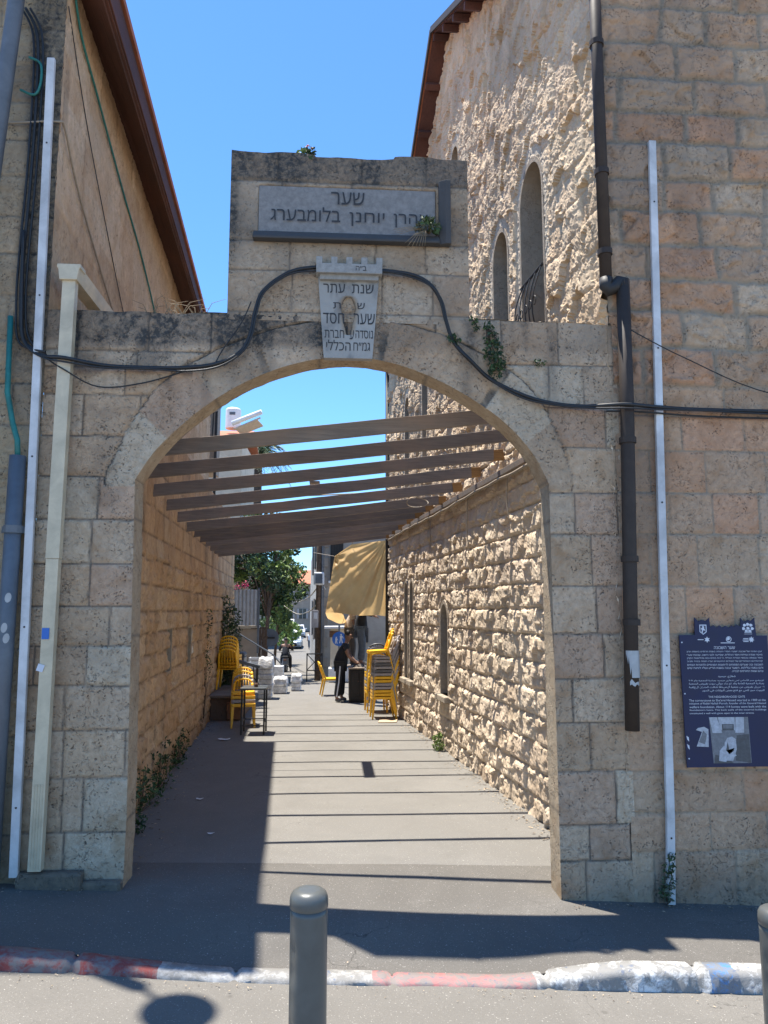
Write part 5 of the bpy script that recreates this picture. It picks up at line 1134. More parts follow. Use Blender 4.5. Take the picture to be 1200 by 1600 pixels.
plant('climbing_shrub', 'tall dark climbing shrub at the far end of the left alley wall', 'shrub', (-2.60, 12.1, 0), [(-2.46 + .06 * math.sin(q * 1.9), 11.9 + .18 * math.sin(q * 2.7), .62 + q * .2, .33 - .018 * abs(q - 4) - (.12 if q > 7 else 0)) for q in range(10)], 2400, .075, 51, [M['leaf1'], M['leaf1'], M['leaf2'], M['leaf4']], stems=16)
# bundles in white film
def bundle(label, loc, dims, seed, kind='sacks', n=7):
    t = thing('wrapped_stack', label, 'bundle', loc); w, d, h = dims; rn = random.Random(seed)
    for k in range(n):
        m = MB(); hh = h / n; m.box((rn.uniform(-.012, .012), rn.uniform(-.012, .012), hh * (k + .5)), (w * rn.uniform(.94, 1.02), d * rn.uniform(.94, 1.02), hh * .98), rz=rn.uniform(-.03, .03)); m.build('layer', M['plasticwrap'], t, bevel=min(.03, hh * .35), seg=3)
    m = MB()
    def cov(a, b):
        x = (a - .5) * w * 1.12; y = (b - .5) * d * 1.12; e = max(abs(a - .5), abs(b - .5)) * 2
        return (x, y, h + .025 + .03 * math.sin(a * 9 + seed) * math.cos(b * 7 + seed) - (.22 * max(0, e - .86) / .14) * min(1, h / .5))
    m.grid(cov, 18, 18); m.build('plastic_sheet', M['plasticwrap'], t, smooth=True); return t
bundle('tallest white film wrapped stack of sacks, at the edge of the shade', (-1.70, 13.4, 0), (.34, .5, .98), 3, n=8)
bundle('low white wrapped block between the tall stack and the squat round bundle', (-1.42, 14.6, 0), (.36, .5, .40), 5, n=2)
bundle('squat white wrapped bundle nearest the steel barrier', (-1.02, 15.2, 0), (.28, .34, .42), 8, n=4)
m = MB(); m.box((0, 0, .33), (.34, .40, .66)); o = m.build('carton', M['card'], None, bevel=.012); o.location = (-1.56, 15.4, 0); setp(o, 'pale carton behind the low white wrapped block', 'box'); o.data.materials[0] = M['plasticwrap']
bx = thing('white_crate', 'white open crate behind the tall white wrapped stack', 'crate', (-2.15, 15.6, .55)); m = MB()
for z in (.05, .17, .29): m.box((0, -.2, z), (.42, .02, .07)); m.box((-.2, 0, z), (.02, .4, .07)); m.box((.2, 0, z), (.02, .4, .07)); m.box((0, .2, z), (.42, .02, .07))
m.build('slats', M['white'], bx); m = MB()
for sx in (-1, 1):
    for sy in (-1, 1): m.box((sx * .2, sy * .2, -.10), (.035, .035, .86))
m.build('corner_post', M['white'], bx)
m = MB(); m.grid(lambda a, b: (.88 + .36 * a + .05 * b, 9.02 + .32 * b, .012 + .02 * math.sin(a * 7) * b * a), 8, 6); single(m, 'cardboard_sheet', M['card'], 'flattened piece of cardboard on the paving before the tall chair stack', 'cardboard', solid=.006)
for k, (x, y, s, lab) in enumerate(((-1.86, 7.2, .085, 'crumpled white litter on the shaded paving left of the small table'), (-1.55, 3.1, .035, 'small scrap of white litter near the left wall weeds'), (-1.2, 1.7, .03, 'flattened white scrap on the shaded paving near the left pier'))):
    rn = random.Random(k); m = MB(); m.grid(lambda a, b: (x + (a - .5) * s * 1.9 + .03 * s * 10 * math.sin(b * 5 + a * 3), y + (b - .5) * s * 1.5 + .2 * s * math.sin(a * 7), .012 + .10 * s * (1 + math.sin(a * 8 + k) * math.sin(b * 7 + k))), 10, 8); single(m, 'paper_litter', M['white'], lab, 'litter', smooth=True)

# leaf litter and grit gathered along the wall feet and in the gutter
rl = np.random.RandomState(19); m = MB()
def fleck(x, y, s, mi):
    z = float(ground_z(x, y)) if y > -1.06 else float(road_z(x)); a = rl.uniform(0, 6.28); c, d = math.cos(a) * s, math.sin(a) * s; h = rl.uniform(.004, .012)
    m.add([(x - c, y - d, z + h), (x + d * .4, y - c * .4, z + h + .3 * s), (x + c, y + d, z + h + .002), (x - d * .4, y + c * .4, z + h + .2 * s)], [(0, 1, 2, 3)], mi)
for _ in range(620):
    y = .4 + 10.5 * rl.rand() ** 1.3; fleck(xr(y) - .06 - abs(rl.normal(0, .11)), y, rl.uniform(.006, .022), rl.randint(0, 3))
for _ in range(480):
    y = .4 + 11 * rl.rand() ** 1.3; fleck(-2.02 - .052 * y + .06 + abs(rl.normal(0, .16)), y, rl.uniform(.006, .024), rl.randint(0, 3))
for _ in range(260): fleck(rl.uniform(-3.5, 3.6), -1.23 - abs(rl.normal(0, .07)), rl.uniform(.003, .011), rl.randint(0, 3))
for _ in range(160): fleck(rl.uniform(-3, 3), rl.uniform(-1.0, 6.5), rl.uniform(.004, .013), rl.randint(0, 3))
for _ in range(180): fleck(rl.choice([-1, 1]) * rl.uniform(1.85, 3.4), -.07 - abs(rl.normal(0, .05)), rl.uniform(.005, .016), rl.randint(0, 3))
o = m.build('leaf_litter', [M['dead'], M['bark'], M['card']]); o['kind'] = 'stuff'
# ------------------------------------------------------------------ people
def skin_mesh(name, parts, mat, parent, sub=2, smooth=True):
    """parts: list of (verts [(x, y, z, r)], edges); each grows one continuous skin"""
    allv = []; allf = []
    for verts, edges in parts:
        bm = bmesh.new(); sk = bm.verts.layers.skin.verify(); vs = []
        for x, y, z, r in verts:
            v = bm.verts.new((x, y, z)); v[sk].radius = (r, r); vs.append(v)
        vs[0][sk].use_root = True
        for a, b in edges: bm.edges.new((vs[a], vs[b]))
        me = bpy.data.meshes.new('skeleton'); bm.to_mesh(me); bm.free()
        o = bpy.data.objects.new('skeleton', me); COL.objects.link(o)
        md = o.modifiers.new('skin', 'SKIN'); md.use_smooth_shade = True; md.branch_smoothing = .6
        s = o.modifiers.new('sub', 'SUBSURF'); s.levels = sub; s.render_levels = sub
        bpy.context.view_layer.update()
        ev = bpy.data.meshes.new_from_object(o.evaluated_get(bpy.context.evaluated_depsgraph_get()))
        b = len(allv); allv += [tuple(v.co) for v in ev.vertices]; allf += [tuple(i + b for i in p.vertices) for p in ev.polygons]
        bpy.data.objects.remove(o); bpy.data.meshes.remove(me); bpy.data.meshes.remove(ev)
    me = bpy.data.meshes.new(name); me.from_pydata(allv, [], allf); me.polygons.foreach_set('use_smooth', [True] * len(allf))
    return link_mesh(name, me, parent, mat)
def hand_chain(w, h, s):
    """five fingers beyond the palm between wrist w and knuckles h"""
    W, H = Vector(w), Vector(h); d = (H - W).normalized(); side = d.cross(Vector((0, 0, 1))); side = side.normalized() if side.length > .01 else Vector((0, 1, 0)); dn = side.cross(d).normalized()
    out = []
    for k in range(4):
        a = H - d * .01 + side * (.030 - .020 * k); L = (.062, .075, .070, .054)[k]
        p1 = a + d * L * .5 - dn * .006; p2 = a + d * L * .9 - dn * .026
        out.append(([(*a, .010), (*p1, .0085), (*p2, .007)], [(0, 1), (1, 2)]))
    a = W + d * .025 + side * .03 * s; out.append(([(*a, .012), (*(a + side * .025 * s + d * .025), .010), (*(a + side * .03 * s + d * .055), .008)], [(0, 1), (1, 2)]))
    return out
def person(label, loc, rotz, J, tops, legs, shoes, hair=True, extra=None):
    """J: joints of a facing +x figure; tops / legs / shoes: materials"""
    t = thing('person', label, 'person', loc, rotz)
    P = lambda n: J[n]
    V = []; E = []; ix = {}
    def add(n, r, to=None):
        ix[n] = len(V); V.append((*P(n), r))
        if to: E.append((ix[to], ix[n]))
    add('pelvis', .115); add('spine', .115, 'pelvis'); add('chest', .125, 'spine'); add('neck', .052, 'chest'); add('head0', .075, 'neck'); add('head1', .092, 'head0'); add('head2', .075, 'head1')
    for s in ('l', 'r'):
        add('sh' + s, .06, 'chest'); add('el' + s, .042, 'sh' + s); add('wr' + s, .029, 'el' + s); add('ha' + s, .034, 'wr' + s)
        add('hip' + s, .09, 'pelvis'); add('kn' + s, .06, 'hip' + s); add('an' + s, .04, 'kn' + s); add('to' + s, .032, 'an' + s)
    parts = [(V, E)]
    for s, sg in (('l', 1), ('r', -1)): parts += hand_chain(P('wr' + s), P('ha' + s), -sg)
    # nose, ears
    h = Vector(P('head1')); f = (Vector(P('head1')) - Vector(P('head0'))); fw = Vector(J.get('face', (1, 0, -.1))).normalized(); sd = fw.cross(Vector((0, 0, 1))).normalized()
    parts.append(([(*(h + fw * .075 - Vector((0, 0, .005))), .012), (*(h + fw * .105 - Vector((0, 0, .03))), .013)], [(0, 1)]))
    for q in (1, -1): parts.append(([(*(h + sd * .083 * q + Vector((0, 0, .01))), .016), (*(h + sd * .09 * q - Vector((0, 0, .03))), .012)], [(0, 1)]))
    skin_mesh('body', parts, M['skin'], t)
    # face: eyes, brows and mouth
    m = MB()
    for q in (1, -1):
        m.lathe([(.001, -.006), (.009, -.003), (.009, .003), (.001, .006)], tuple(h + fw * .088 + sd * .032 * q + Vector((0, 0, .012))), 8)
        m.beam(h + fw * .092 + sd * .016 * q + Vector((0, 0, .034)), h + fw * .082 + sd * .05 * q + Vector((0, 0, .032)), .012, .008)
    m.beam(h + fw * .082 + sd * .024 - Vector((0, 0, .062)), h + fw * .082 - sd * .024 - Vector((0, 0, .062)), .008, .008); m.build('facial_feature', M['blackhair'], t)
    # shirt with sleeves, trousers, shoes
    pv = Vector(P('pelvis')) - (Vector(P('spine')) - Vector(P('pelvis'))) * .42
    tv = [(*pv, .192), (*P('pelvis'), .195), (*P('spine'), .192), (*P('chest'), .20), (*(Vector(P('chest')).lerp(Vector(P('neck')), .62)), .09)]; te = [(0, 1), (1, 2), (2, 3), (3, 4)]
    for s in ('l', 'r'):
        b = len(tv); half = Vector(P('shl' if s == 'l' else 'shr')).lerp(Vector(P('el' + s)), tops[1]); tv += [(*P('sh' + s), .098), (*half, .078)]; te += [(3, b), (b, b + 1)]
        if tops[1] > .99: tv.append((*Vector(P('el' + s)).lerp(Vector(P('wr' + s)), .85), .056)); te.append((b + 1, b + 2))
    skin_mesh('shirt', [(tv, te)], tops[0], t)
    lv = [(*P('pelvis'), .15)]; le = []
    for s in ('l', 'r'):
        b = len(lv); lv += [(*P('hip' + s), .118), (*P('kn' + s), .088), (*(Vector(P('kn' + s)).lerp(Vector(P('an' + s)), .9)), .076)]; le += [(0, b), (b, b + 1), (b + 1, b + 2)]
    tr = skin_mesh('trousers', [(lv, le)], legs, t)
    for s in ('l', 'r'):
        a, b_ = Vector(P('an' + s)), Vector(P('to' + s)); d = (b_ - a); d.z = 0
        skin_mesh('shoe', [([(*(a - d * .25 - Vector((0, 0, .035))), .042), (*(a + d * .5 - Vector((0, 0, .04))), .045), (*(a + d * 1.15 - Vector((0, 0, .045))), .036)], [(0, 1), (1, 2)])], shoes, t)
    if hair:
        h2 = Vector(P('head2')); skin_mesh('hair', [([(*(h - fw * .05 - Vector((0, 0, .02))), .09), (*(h2 - fw * .02 + Vector((0, 0, .015))), .108), (*(h2 + fw * .04 + Vector((0, 0, .02))), .088)], [(0, 1), (1, 2)])], M['blackhair'], t)
    return t, tr
JA = dict(pelvis=(0, 0, .93), spine=(.03, 0, 1.12), chest=(.09, 0, 1.31), neck=(.15, 0, 1.45), head0=(.175, 0, 1.52), head1=(.20, 0, 1.575), head2=(.195, 0, 1.63), face=(1, -.1, -.35),
          shl=(.11, .17, 1.37), ell=(.20, .19, 1.10), wrl=(.36, .12, .945), hal=(.43, .09, .925), shr=(.11, -.17, 1.37), elr=(.21, -.19, 1.09), wrr=(.37, -.10, .95), har=(.45, -.09, .93),
          hipl=(0, .09, .88), knl=(.03, .10, .49), anl=(.01, .10, .09), tol=(.13, .12, .05), hipr=(0, -.09, .88), knr=(-.03, -.10, .49), anr=(-.09, -.10, .09), tor=(.03, -.12, .05))
pa, tr = person('person in black shirt and black trousers with pale side stripe leaning on a cabinet', (.17, 12.55, 0), R(-6), JA, (M['darkcloth'], .55), M['darkcloth'], M['darkplastic'])
m = MB(); m.beam((.01, -.212, .86), (-.022, -.190, .49), .006, .03, up=(1, 0, 0)); m.beam((-.022, -.190, .49), (-.075, -.178, .13), .006, .03, up=(1, 0, 0)); m.build('stripe', M['print'], tr)
JB = dict(pelvis=(-.02, 0, .86), spine=(-.03, 0, 1.05), chest=(.02, 0, 1.26), neck=(.06, 0, 1.42), head0=(.09, 0, 1.49), head1=(.11, 0, 1.545), head2=(.10, 0, 1.60), face=(1, 0, .2),
          shl=(.04, .17, 1.32), ell=(.10, .2, 1.05), wrl=(.28, .14, 1.0), hal=(.36, .12, .98), shr=(.04, -.18, 1.30), elr=(.06, -.22, 1.03), wrr=(.24, -.20, .90), har=(.31, -.18, .86),
          hipl=(-.02, .09, .82), knl=(.03, .10, .46), anl=(-.02, .10, .09), tol=(.10, .11, .05), hipr=(-.02, -.09, .82), knr=(.05, -.10, .46), anr=(0, -.10, .09), tor=(.12, -.11, .05))
person('person in cream short-sleeved shirt standing on the cabinet, head hidden behind the tan tarpaulin', (.44, 12.98, .838), R(-4), JB, (M['creamcloth'], .7), M['greycloth'], M['darkplastic'])
JC = dict(pelvis=(0, 0, .90), spine=(.01, 0, 1.08), chest=(.02, 0, 1.27), neck=(.05, 0, 1.43), head0=(.07, 0, 1.50), head1=(.09, 0, 1.555), head2=(.085, 0, 1.61), face=(1, 0, .3),
          shl=(.03, .18, 1.36), ell=(.20, .24, 1.52), wrl=(.26, .22, 1.76), hal=(.27, .2, 1.83), shr=(.05, -.17, 1.36), elr=(.22, -.18, 1.28), wrr=(.33, -.16, 1.22), har=(.40, -.15, 1.20),
          hipl=(0, .09, .86), knl=(.03, .09, .48), anl=(-.02, .09, .09), tol=(.10, .11, .05), hipr=(0, -.09, .86), knr=(.05, -.09, .48), anr=(.02, -.09, .09), tor=(.14, -.11, .05))
person('person in black top and blue jeans standing on the cabinet and reaching under the tarpaulin', (.66, 12.62, .838), R(-3), JC, (M['darkcloth'], 1.0), M['jeans'], M['darkplastic'])
# cabinet with panelled doors
cb = thing('cabinet', 'dark brown wooden cabinet with a pale worn top that the workers stand on', 'cabinet', (.625, 12.75, 0))
m = MB(); m.box((0, 0, .42), (.50, .90, .74)); m.box((0, 0, .03), (.46, .84, .06)); m.build('carcass', M['woodblack'], cb, bevel=.008)
m = MB(); m.box((0, 0, .815), (.56, .96, .04)); m.build('top', M['creamcloth'], cb, bevel=.008)
for s in (-1, 1): m = MB(); m.box((s * .12, -.456, .46), (.225, .016, .60)); d = m.build('door', M['woodblack'], cb, bevel=.004); m = MB(); m.box((s * .12, -.468, .46), (.14, .01, .46)); m.build('panel', M['woodblack'], d, bevel=.004); m = MB(); m.tube([(s * .03, -.47, .50), (s * .03, -.485, .50)], .012, 8); m.build('knob', M['rust'], d)
rn = random.Random(5); m = MB(); m.grid(lambda a, b: (.47 + .26 * a, 12.34 + .2 * b, .842 + .075 * math.sin(a * math.pi) ** .6 * math.sin(b * math.pi) ** .6 + .015 * math.sin(a * 13) * math.sin(b * 11)), 14, 10); single(m, 'folded_cloth', M['skin'], 'crumpled brownish cloth on the cabinet under the worker hands', 'cloth', smooth=True).data.materials[0] = M['greycloth']

# ------------------------------------------------------------------ tarpaulin
def tarp_mat():
    m, N, L, b = newmat('tan_tarpaulin'); co = coords(N); c = mixc(N, L, ramp(N, L, noise(N, L, 3, 6, .6, co), .35, .65), (.60, .385, .16), (.67, .45, .20))
    L.new(c, b.inputs['Base Color']); b.inputs['Roughness'].default_value = .42; b.inputs['Specular IOR Level'].default_value = .4
    tr = N.new('ShaderNodeBsdfTranslucent'); L.new(c, tr.inputs['Color']); mx = N.new('ShaderNodeMixShader'); mx.inputs[0].default_value = .5
    L.new(b.outputs[0], mx.inputs[1]); L.new(tr.outputs[0], mx.inputs[2]); L.new(mx.outputs[0], N['Material Output'].inputs['Surface'])
    bump(N, L, b, noise(N, L, 9, 5, .6, co, 1.0), .35, .03); return m
TARP = tarp_mat()
tp = thing('tarpaulin', 'tan tarpaulin sheet strung up from the right wall over the workers', 'tarpaulin', (.55, 12.2, 2.0))
def tarp(a, b):
    b2 = b
    TL, TM, TR = Vector((0.0, 12.5, 3.52)), Vector((.42, 12.25, 3.80)), Vector((1.27, 11.55, 3.84)); BL, BR = Vector((-.21, 12.6, 2.10)), Vector((1.21, 11.8, 2.02))
    T = TL.lerp(TM, min(1, a / .35)) if a < .35 else TM.lerp(TR, (a - .35) / .65)
    p = BL.lerp(BR, a).lerp(T, b)
    sag = math.sin(a * math.pi) * math.sin(b * math.pi)
    dx, db = a - 1.02, b - 1.05; ang = math.atan2(-db, -dx); rad = math.hypot(dx, db)
    f = .045 * math.sin(ang * 16) * min(1, rad * 1.6) * (1 - .3 * b) + .02 * math.sin(ang * 37 + 1)
    dl = math.hypot(a - .02, b - 1.0); f += .05 * math.sin(math.atan2(1 - b, a + .001) * 13) * math.exp(-dl * 1.5)
    p.y += .22 * sag * -1 + f; p.z += .035 * math.sin(a * 7 + 1) * (1 - b) + .05 * math.sin(a * math.pi) * (1 - b)
    return p
m = MB(); m.grid(tarp, 70, 60)
def flap(a, b): # the bottom left corner folds back under
    p = Vector(tarp(a * .30, 0)).lerp(Vector((-.10 + a * .45, 13.15, 1.98 - .12 * math.sin(a * 2.6))), b); p.z -= .06 * math.sin(b * math.pi); return p
m.grid(flap, 16, 8)
def side(a, b): # the strip that hangs down along the wall
    p = Vector(tarp(1, b)).lerp(Vector((1.33 - .03 * b, 11.1 + .1 * math.sin(b * 9), 2.1 + 1.78 * b)), a); p.x += .02 * math.sin(a * 9 + b * 4); return p
m.grid(side, 8, 30); m.build('sheet', TARP, tp, True, smooth=True)
m = MB()
for p, q in (((1.27, 11.55, 3.84), RW(10.9, 4.02, .05)), ((.42, 12.25, 3.80), (.60, 10.8, 4.02)), ((0.0, 12.5, 3.52), (-.62, 16.4, 3.9)), ((1.24, 11.6, 3.2), (1.25, 11.62, 2.3))): m.tube([p, q], .007, 5)
m.build('rope', M['beige_cable'], tp, True)

# ------------------------------------------------------------------ end of the alley: steps, barrier, signs
br = thing('steel_barrier', 'low dark steel barrier with crossed bars across the alley end', 'barrier', (-.58, 17.55, 0)); m = MB()
for x in (-.82, -.36): m.box((x, 17.55, .44), (.035, .035, .88))
m.box((-.59, 17.55, .86), (.46, .035, .035)); m.box((-.59, 17.55, .36), (.46, .03, .03)); m.beam((-.82, 17.55, .37), (-.36, 17.55, .85), .025, .025); m.beam((-.82, 17.58, .85), (-.36, 17.58, .37), .025, .025); m.build('frame', M['black_metal'], br, True)
rs = thing('road_sign', 'round blue sign with white walking figures on a slim grey post', 'road sign', (.155, 16.1, 0))
m = MB(); m.tube([(0, 0, 0), (0, 0, 1.75)], .03, 10); m.build('post', M['grey_steel'], rs)
m = MB(); m.prism([(.205 * math.cos(t), .205 * math.sin(t)) for t in np.linspace(0, 6.283, 33)[:-1]], (0, -.035, 1.37), (1, 0, 0), (0, 0, 1), (0, -1, 0), .012); dc = m.build('disc', M['blue_sign'], rs)
m = MB()
def fig(cx, cz, s):
    q = lambda pl: m.prism([(cx + x * s, cz + z * s) for x, z in pl], (0, -.048, 1.37), (1, 0, 0), (0, 0, 1), (0, -1, 0), .002)
    q([(.10 * math.cos(t), .42 + .10 * math.sin(t)) for t in np.linspace(0, 6.28, 10)[:-1]]); q([(-.15, .30), (.13, .30), (.10, -.08), (-.12, -.08)]); q([(.10, .28), (.17, .25), (.28, .02), (.21, .0)]); q([(-.12, -.06), (-.01, -.06), (-.10, -.52), (-.21, -.50)]); q([(-.02, -.06), (.10, -.06), (.20, -.50), (.09, -.52)])
fig(.055, .01, .26); fig(-.085, -.04, .19); m.build('pictogram', M['print'], dc)
rb = thing('road_sign', 'round sign seen from its grey back on a rusty post under the tree', 'road sign', (-2.05, 17.4, 0))
m = MB(); m.tube([(-.02, 0, 0), (0, 0, 2.0)], .03, 10); m.build('post', M['rust'], rb); m = MB(); m.lathe([(.001, -.01), (.27, -.01), (.27, .01), (.001, .01)], (0, 0, 0), 28); o = m.build('disc', M['grey_steel'], rb); o.rotation_euler = (R(90), 0, 0); o.location = (.1, -.035, 1.36)
m = MB(); m.box((.1, -.056, 1.36), (.3, .02, .05)); m.build('bracket', M['black_metal'], rb)

# left: low wall, corrugated fence, gate, stair rail
fw = thing('corrugated_fence', 'grey corrugated sheet fence above a low stone wall beyond the climbing shrub', 'fence', (-2.9, 16.2, 0))
m = MB(); n = 60; m.add([(-3.6 + 1.35 * i / n, 16.4 + .02 * math.cos(i * 1.26), z) for z in (1.75, 2.80) for i in range(n + 1)], [(i, i + 1, n + 2 + i, n + 1 + i) for i in range(n)]); m.build('sheet', M['tank'], fw, True, solid=.006)
m = MB(); m.box((-2.22, 16.42, 1.9), (.06, .06, 1.9)); m.box((-2.9, 16.44, 2.7), (1.35, .04, .05)); m.build('frame', M['grey_steel'], fw, True)
lw = thing('low_wall', 'low pale stone wall with a coping at the alley end, under the corrugated fence', 'wall', (-2.9, 16.6, 0))
m = MB(); m.box((-3.0, 16.75, .82), (1.5, .35, 1.66)); o = m.build('masonry', M['farstone'], lw, True, bevel=.02); m = MB(); m.box((-3.0, 16.72, 1.71), (1.6, .45, .08)); m.build('coping', M['greyplaster'], lw, True, bevel=.015)
gt2 = thing('plank_gate', 'narrow brown plank gate between the low wall and the tree trunk', 'gate', (-2.12, 16.8, 0)); m = MB()
for k in range(3): m.box((-2.20 + k * .085, 16.8, .95), (.078, .03, 1.5))
m.build('planks', M['bark'], gt2, True); m = MB(); m.box((-2.12, 16.83, .5), (.3, .03, .08)); m.box((-2.12, 16.83, 1.4), (.3, .03, .08)); m.build('rails', M['bark'], gt2, True)
sr = thing('stair_rail', 'thin steel rail slanting down past the plank gate', 'handrail', (-2.3, 15.9, .3)); m = MB(); m.tube([(-2.75, 15.9, 1.55), (-1.75, 15.9, .95), (-1.45, 15.9, .62)], .02, 8); m.tube([(-1.75, 15.9, .95), (-1.75, 15.9, .1)], .018, 8); m.tube([(-2.7, 15.9, 1.52), (-2.7, 15.9, .1)], .018, 8); m.build('tube', M['grey_steel'], sr, True)

# trees
def tree(label, loc, trunk, clumps, n, size, seed, mats, cat='tree', name='tree', r=.12, group=None, droop=.15):
    t = thing(name, label, cat, loc, 0, group); m = MB(); P = [Vector(p) for p in trunk]
    m.tube(P, [r * (1 - .6 * i / (len(P) - 1)) for i in range(len(P))], 9); rn = random.Random(seed)
    for c in clumps:
        if rn.random() < .75:
            a = P[-1].lerp(P[len(P) // 2], rn.random()); b = Vector(c[:3]); mid = a.lerp(b, .5) + Vector((rn.uniform(-.2, .2), rn.uniform(-.2, .2), .15)); m.tube([a, mid, b], [r * .38, r * .25, r * .08], 6)
    m.build('trunk', M['bark'], t, True, smooth=True); leaf_obj('crown', t, mats, clumps, n, size, seed, droop=droop); return t
rn = random.Random(12)
cl = []
for _ in range(46):
    x = rn.uniform(-3.5, -1.2); y = rn.uniform(17.0, 21.5); zt = 4.55 + .9 * math.sin((x + 3.5) * 1.1) ; z = rn.uniform(2.7 if x > -2.9 else 3.2, zt); cl.append((x, y, z, rn.uniform(.24, .46)))
for _ in range(7): cl.append((rn.uniform(-1.75, -1.2), rn.uniform(18.5, 21), rn.uniform(3.4, 4.3), rn.uniform(.14, .24)))
for _ in range(10): cl.append((rn.uniform(-2.6, -1.6), rn.uniform(17.5, 20), rn.uniform(2.0, 2.7), rn.uniform(.2, .36)))
tree('dense dark green street tree with two reddish stems beyond the alley end', (-2.12, 17.6, 0), [(-2.12, 17.6, -.05), (-2.10, 17.6, .9), (-2.06, 17.65, 1.8), (-2.0, 17.9, 2.8), (-2.0, 18.3, 3.6)], cl, 9500, .15, 13, [M['leaf1'], M['leaf1'], M['leaf2'], M['leaf3']], r=.085)
tree('bougainvillea with pink blossoms hanging over the corrugated fence', (-3.0, 16.7, 1.7), [(-3.0, 16.75, 1.7), (-2.9, 16.7, 2.5), (-2.7, 16.6, 3.0)], [(-2.9, 16.45, 2.86, .12), (-2.62, 16.4, 2.95, .12), (-2.45, 16.4, 3.02, .09), (-3.2, 16.5, 2.9, .14)], 230, .06, 14, [M['leaf1'], M['leaf2'], M['leaf1'], M['pink'], M['pink']], name='bougainvillea', cat='shrub', r=.03)
cl = []
for z in np.linspace(1.2, 3.05, 22):
    w_ = .75 * math.sin(min(1, (z - .3) / 1.2) * 1.57) * (1 - max(0, z - 1.9) / 1.5); cl.append((-3.15 - .3 * (1.6 - min(z, 1.6)) + rn.uniform(-w_, w_), 38 + rn.uniform(-1.5, 1.5), z, rn.uniform(.26, .42)))
tree('light yellow-green bushy tree standing between the dark tree and the parked cars', (-3.4, 38, street_z(38)), [(-3.4, 38, -1.0), (-3.3, 38, .5), (-3.2, 38, 1.8)], cl, 3600, .16, 15, [M['leaf2'], M['leaf3'], M['leaf3']], r=.1)
tree('small rounded green shrub in front of the far grey house', (-4.2, 62, -1.5), [(-4.2, 62, -1.6), (-4.2, 62, -.2), (-4.2, 62, .6)], [(-4.4, 62, .6, .9), (-3.6, 62.5, .4, .8), (-5.2, 62, .9, .9), (-4.3, 61.5, -.3, .8)], 900, .4, 16, [M['leaf2'], M['leaf3']], r=.1, name='shrub', cat='shrub')
rn = random.Random(77); cl = [(rn.uniform(-6.2, -4.4), rn.uniform(33, 40), rn.uniform(-.2, 1.5), rn.uniform(.4, .7)) for _ in range(12)]
tree('dark low tree behind the seated rider on the left street side', (-5.0, 36, -.9), [(-5.0, 36, -.95), (-5.0, 36, .3), (-4.9, 36, 1.0)], cl, 1600, .26, 17, [M['leaf1'], M['leaf1'], M['leaf2']], r=.12)
# palm behind the left house
pm = thing('palm_tree', 'feather palm rising beyond the left house roof, seen between the rafters', 'palm', (-3.3, 26, -.2)); m = MB(); m.tube([(-3.4, 26, -.3), (-3.35, 26, 4), (-3.3, 26, 8.9)], [.24, .2, .17], 12); m.build('trunk', M['bark'], pm, True, smooth=True)
rn = random.Random(9)
for k in range(44):
    a = k * 2.4; el = rn.uniform(-.4, 1.15); L_ = rn.uniform(1.2, 1.75); pts = []
    for q in np.linspace(0, 1, 9):
        rr_ = L_ * q * math.cos(el); pts.append(Vector((-3.3 + rr_ * math.cos(a), 26 + rr_ * math.sin(a), 8.9 + L_ * q * math.sin(el) - 1.0 * q * q)))
    m = MB(); m.tube(pts, [.022 * (1 - .85 * q) + .003 for q in np.linspace(0, 1, 9)], 5)
    for i in range(1, 9):
        for sgn in (-1, 1):
            for h_ in (0, .5):
                p = pts[i].lerp(pts[i - 1], h_); d = (pts[i] - pts[i - 1]).normalized(); s = d.cross(Vector((0, 0, 1))).normalized() * sgn; l = .42 * (1 - .5 * abs(i / 8 - .45)); e = p + s * l * .7 + d * l * .6 - Vector((0, 0, .12 * rn.random()))
                m.add([p, p.lerp(e, .5) + Vector((0, 0, .018)), e, p.lerp(e, .5) - d * .05], [(0, 1, 2, 3)])
    m.build('frond', M['leaf2'] if k % 3 else M['leaf4'], pm, True)
# house with awning, tiles and white tank beyond the left house
hb = thing('house', 'tan house with pale awning, red tiles and white roof tank beyond the left house', 'house', (-4.0, 20, 0))
m = MB(); m.box((-4.4, 21.5, 4.0), (2.4, 4.0, 8.1)); m.build('wall', M['plaster'], hb, True); m = MB(); m.add([(-5.8, 19.3, 8.05), (-3.0, 19.3, 8.05), (-3.0, 21.5, 8.75), (-5.8, 21.5, 8.75), (-3.0, 23.7, 8.05), (-5.8, 23.7, 8.05)], [(0, 1, 2, 3), (3, 2, 4, 5)]); rf = m.build('roof', M['redtile'], hb, True, solid=.08)
m = MB(); m.lathe([(.26, 0), (.27, .04), (.27, .68), (.22, .74), (.001, .76)], (-3.62, 20.2, 8.55), 20); m.build('water_tank', M['white'], rf, True, smooth=False, bevel=.01); m = MB(); m.box((-3.62, 19.93, 9.05), (.2, .012, .10)); m.build('tank_label', M['grey_steel'], rf, True)
m = MB(); m.tube([(-3.45, 18.7, 8.38), (-2.46, 18.5, 8.74)], .085, 12); m.build('awning', M['white'], hb, True, smooth=True)
m = MB(); m.beam((-3.3, 19.1, 8.2), (-2.55, 19.0, 8.5), .9, .05); m.beam((-3.4, 18.75, 8.2), (-2.5, 18.55, 8.55), .05, .05); m.build('awning_frame', M['creamcloth'], hb, True, bevel=.01)
an = thing('balcony_stack', 'cluttered dark balcony corner with a dish at the far end of the left house', 'balcony', (-3.1, 12.8, 6.9)); m = MB(); m.box((-3.3, 13.2, 6.6), (.5, .8, 1.9)); m.build('wall', M['farstone'], an, True)
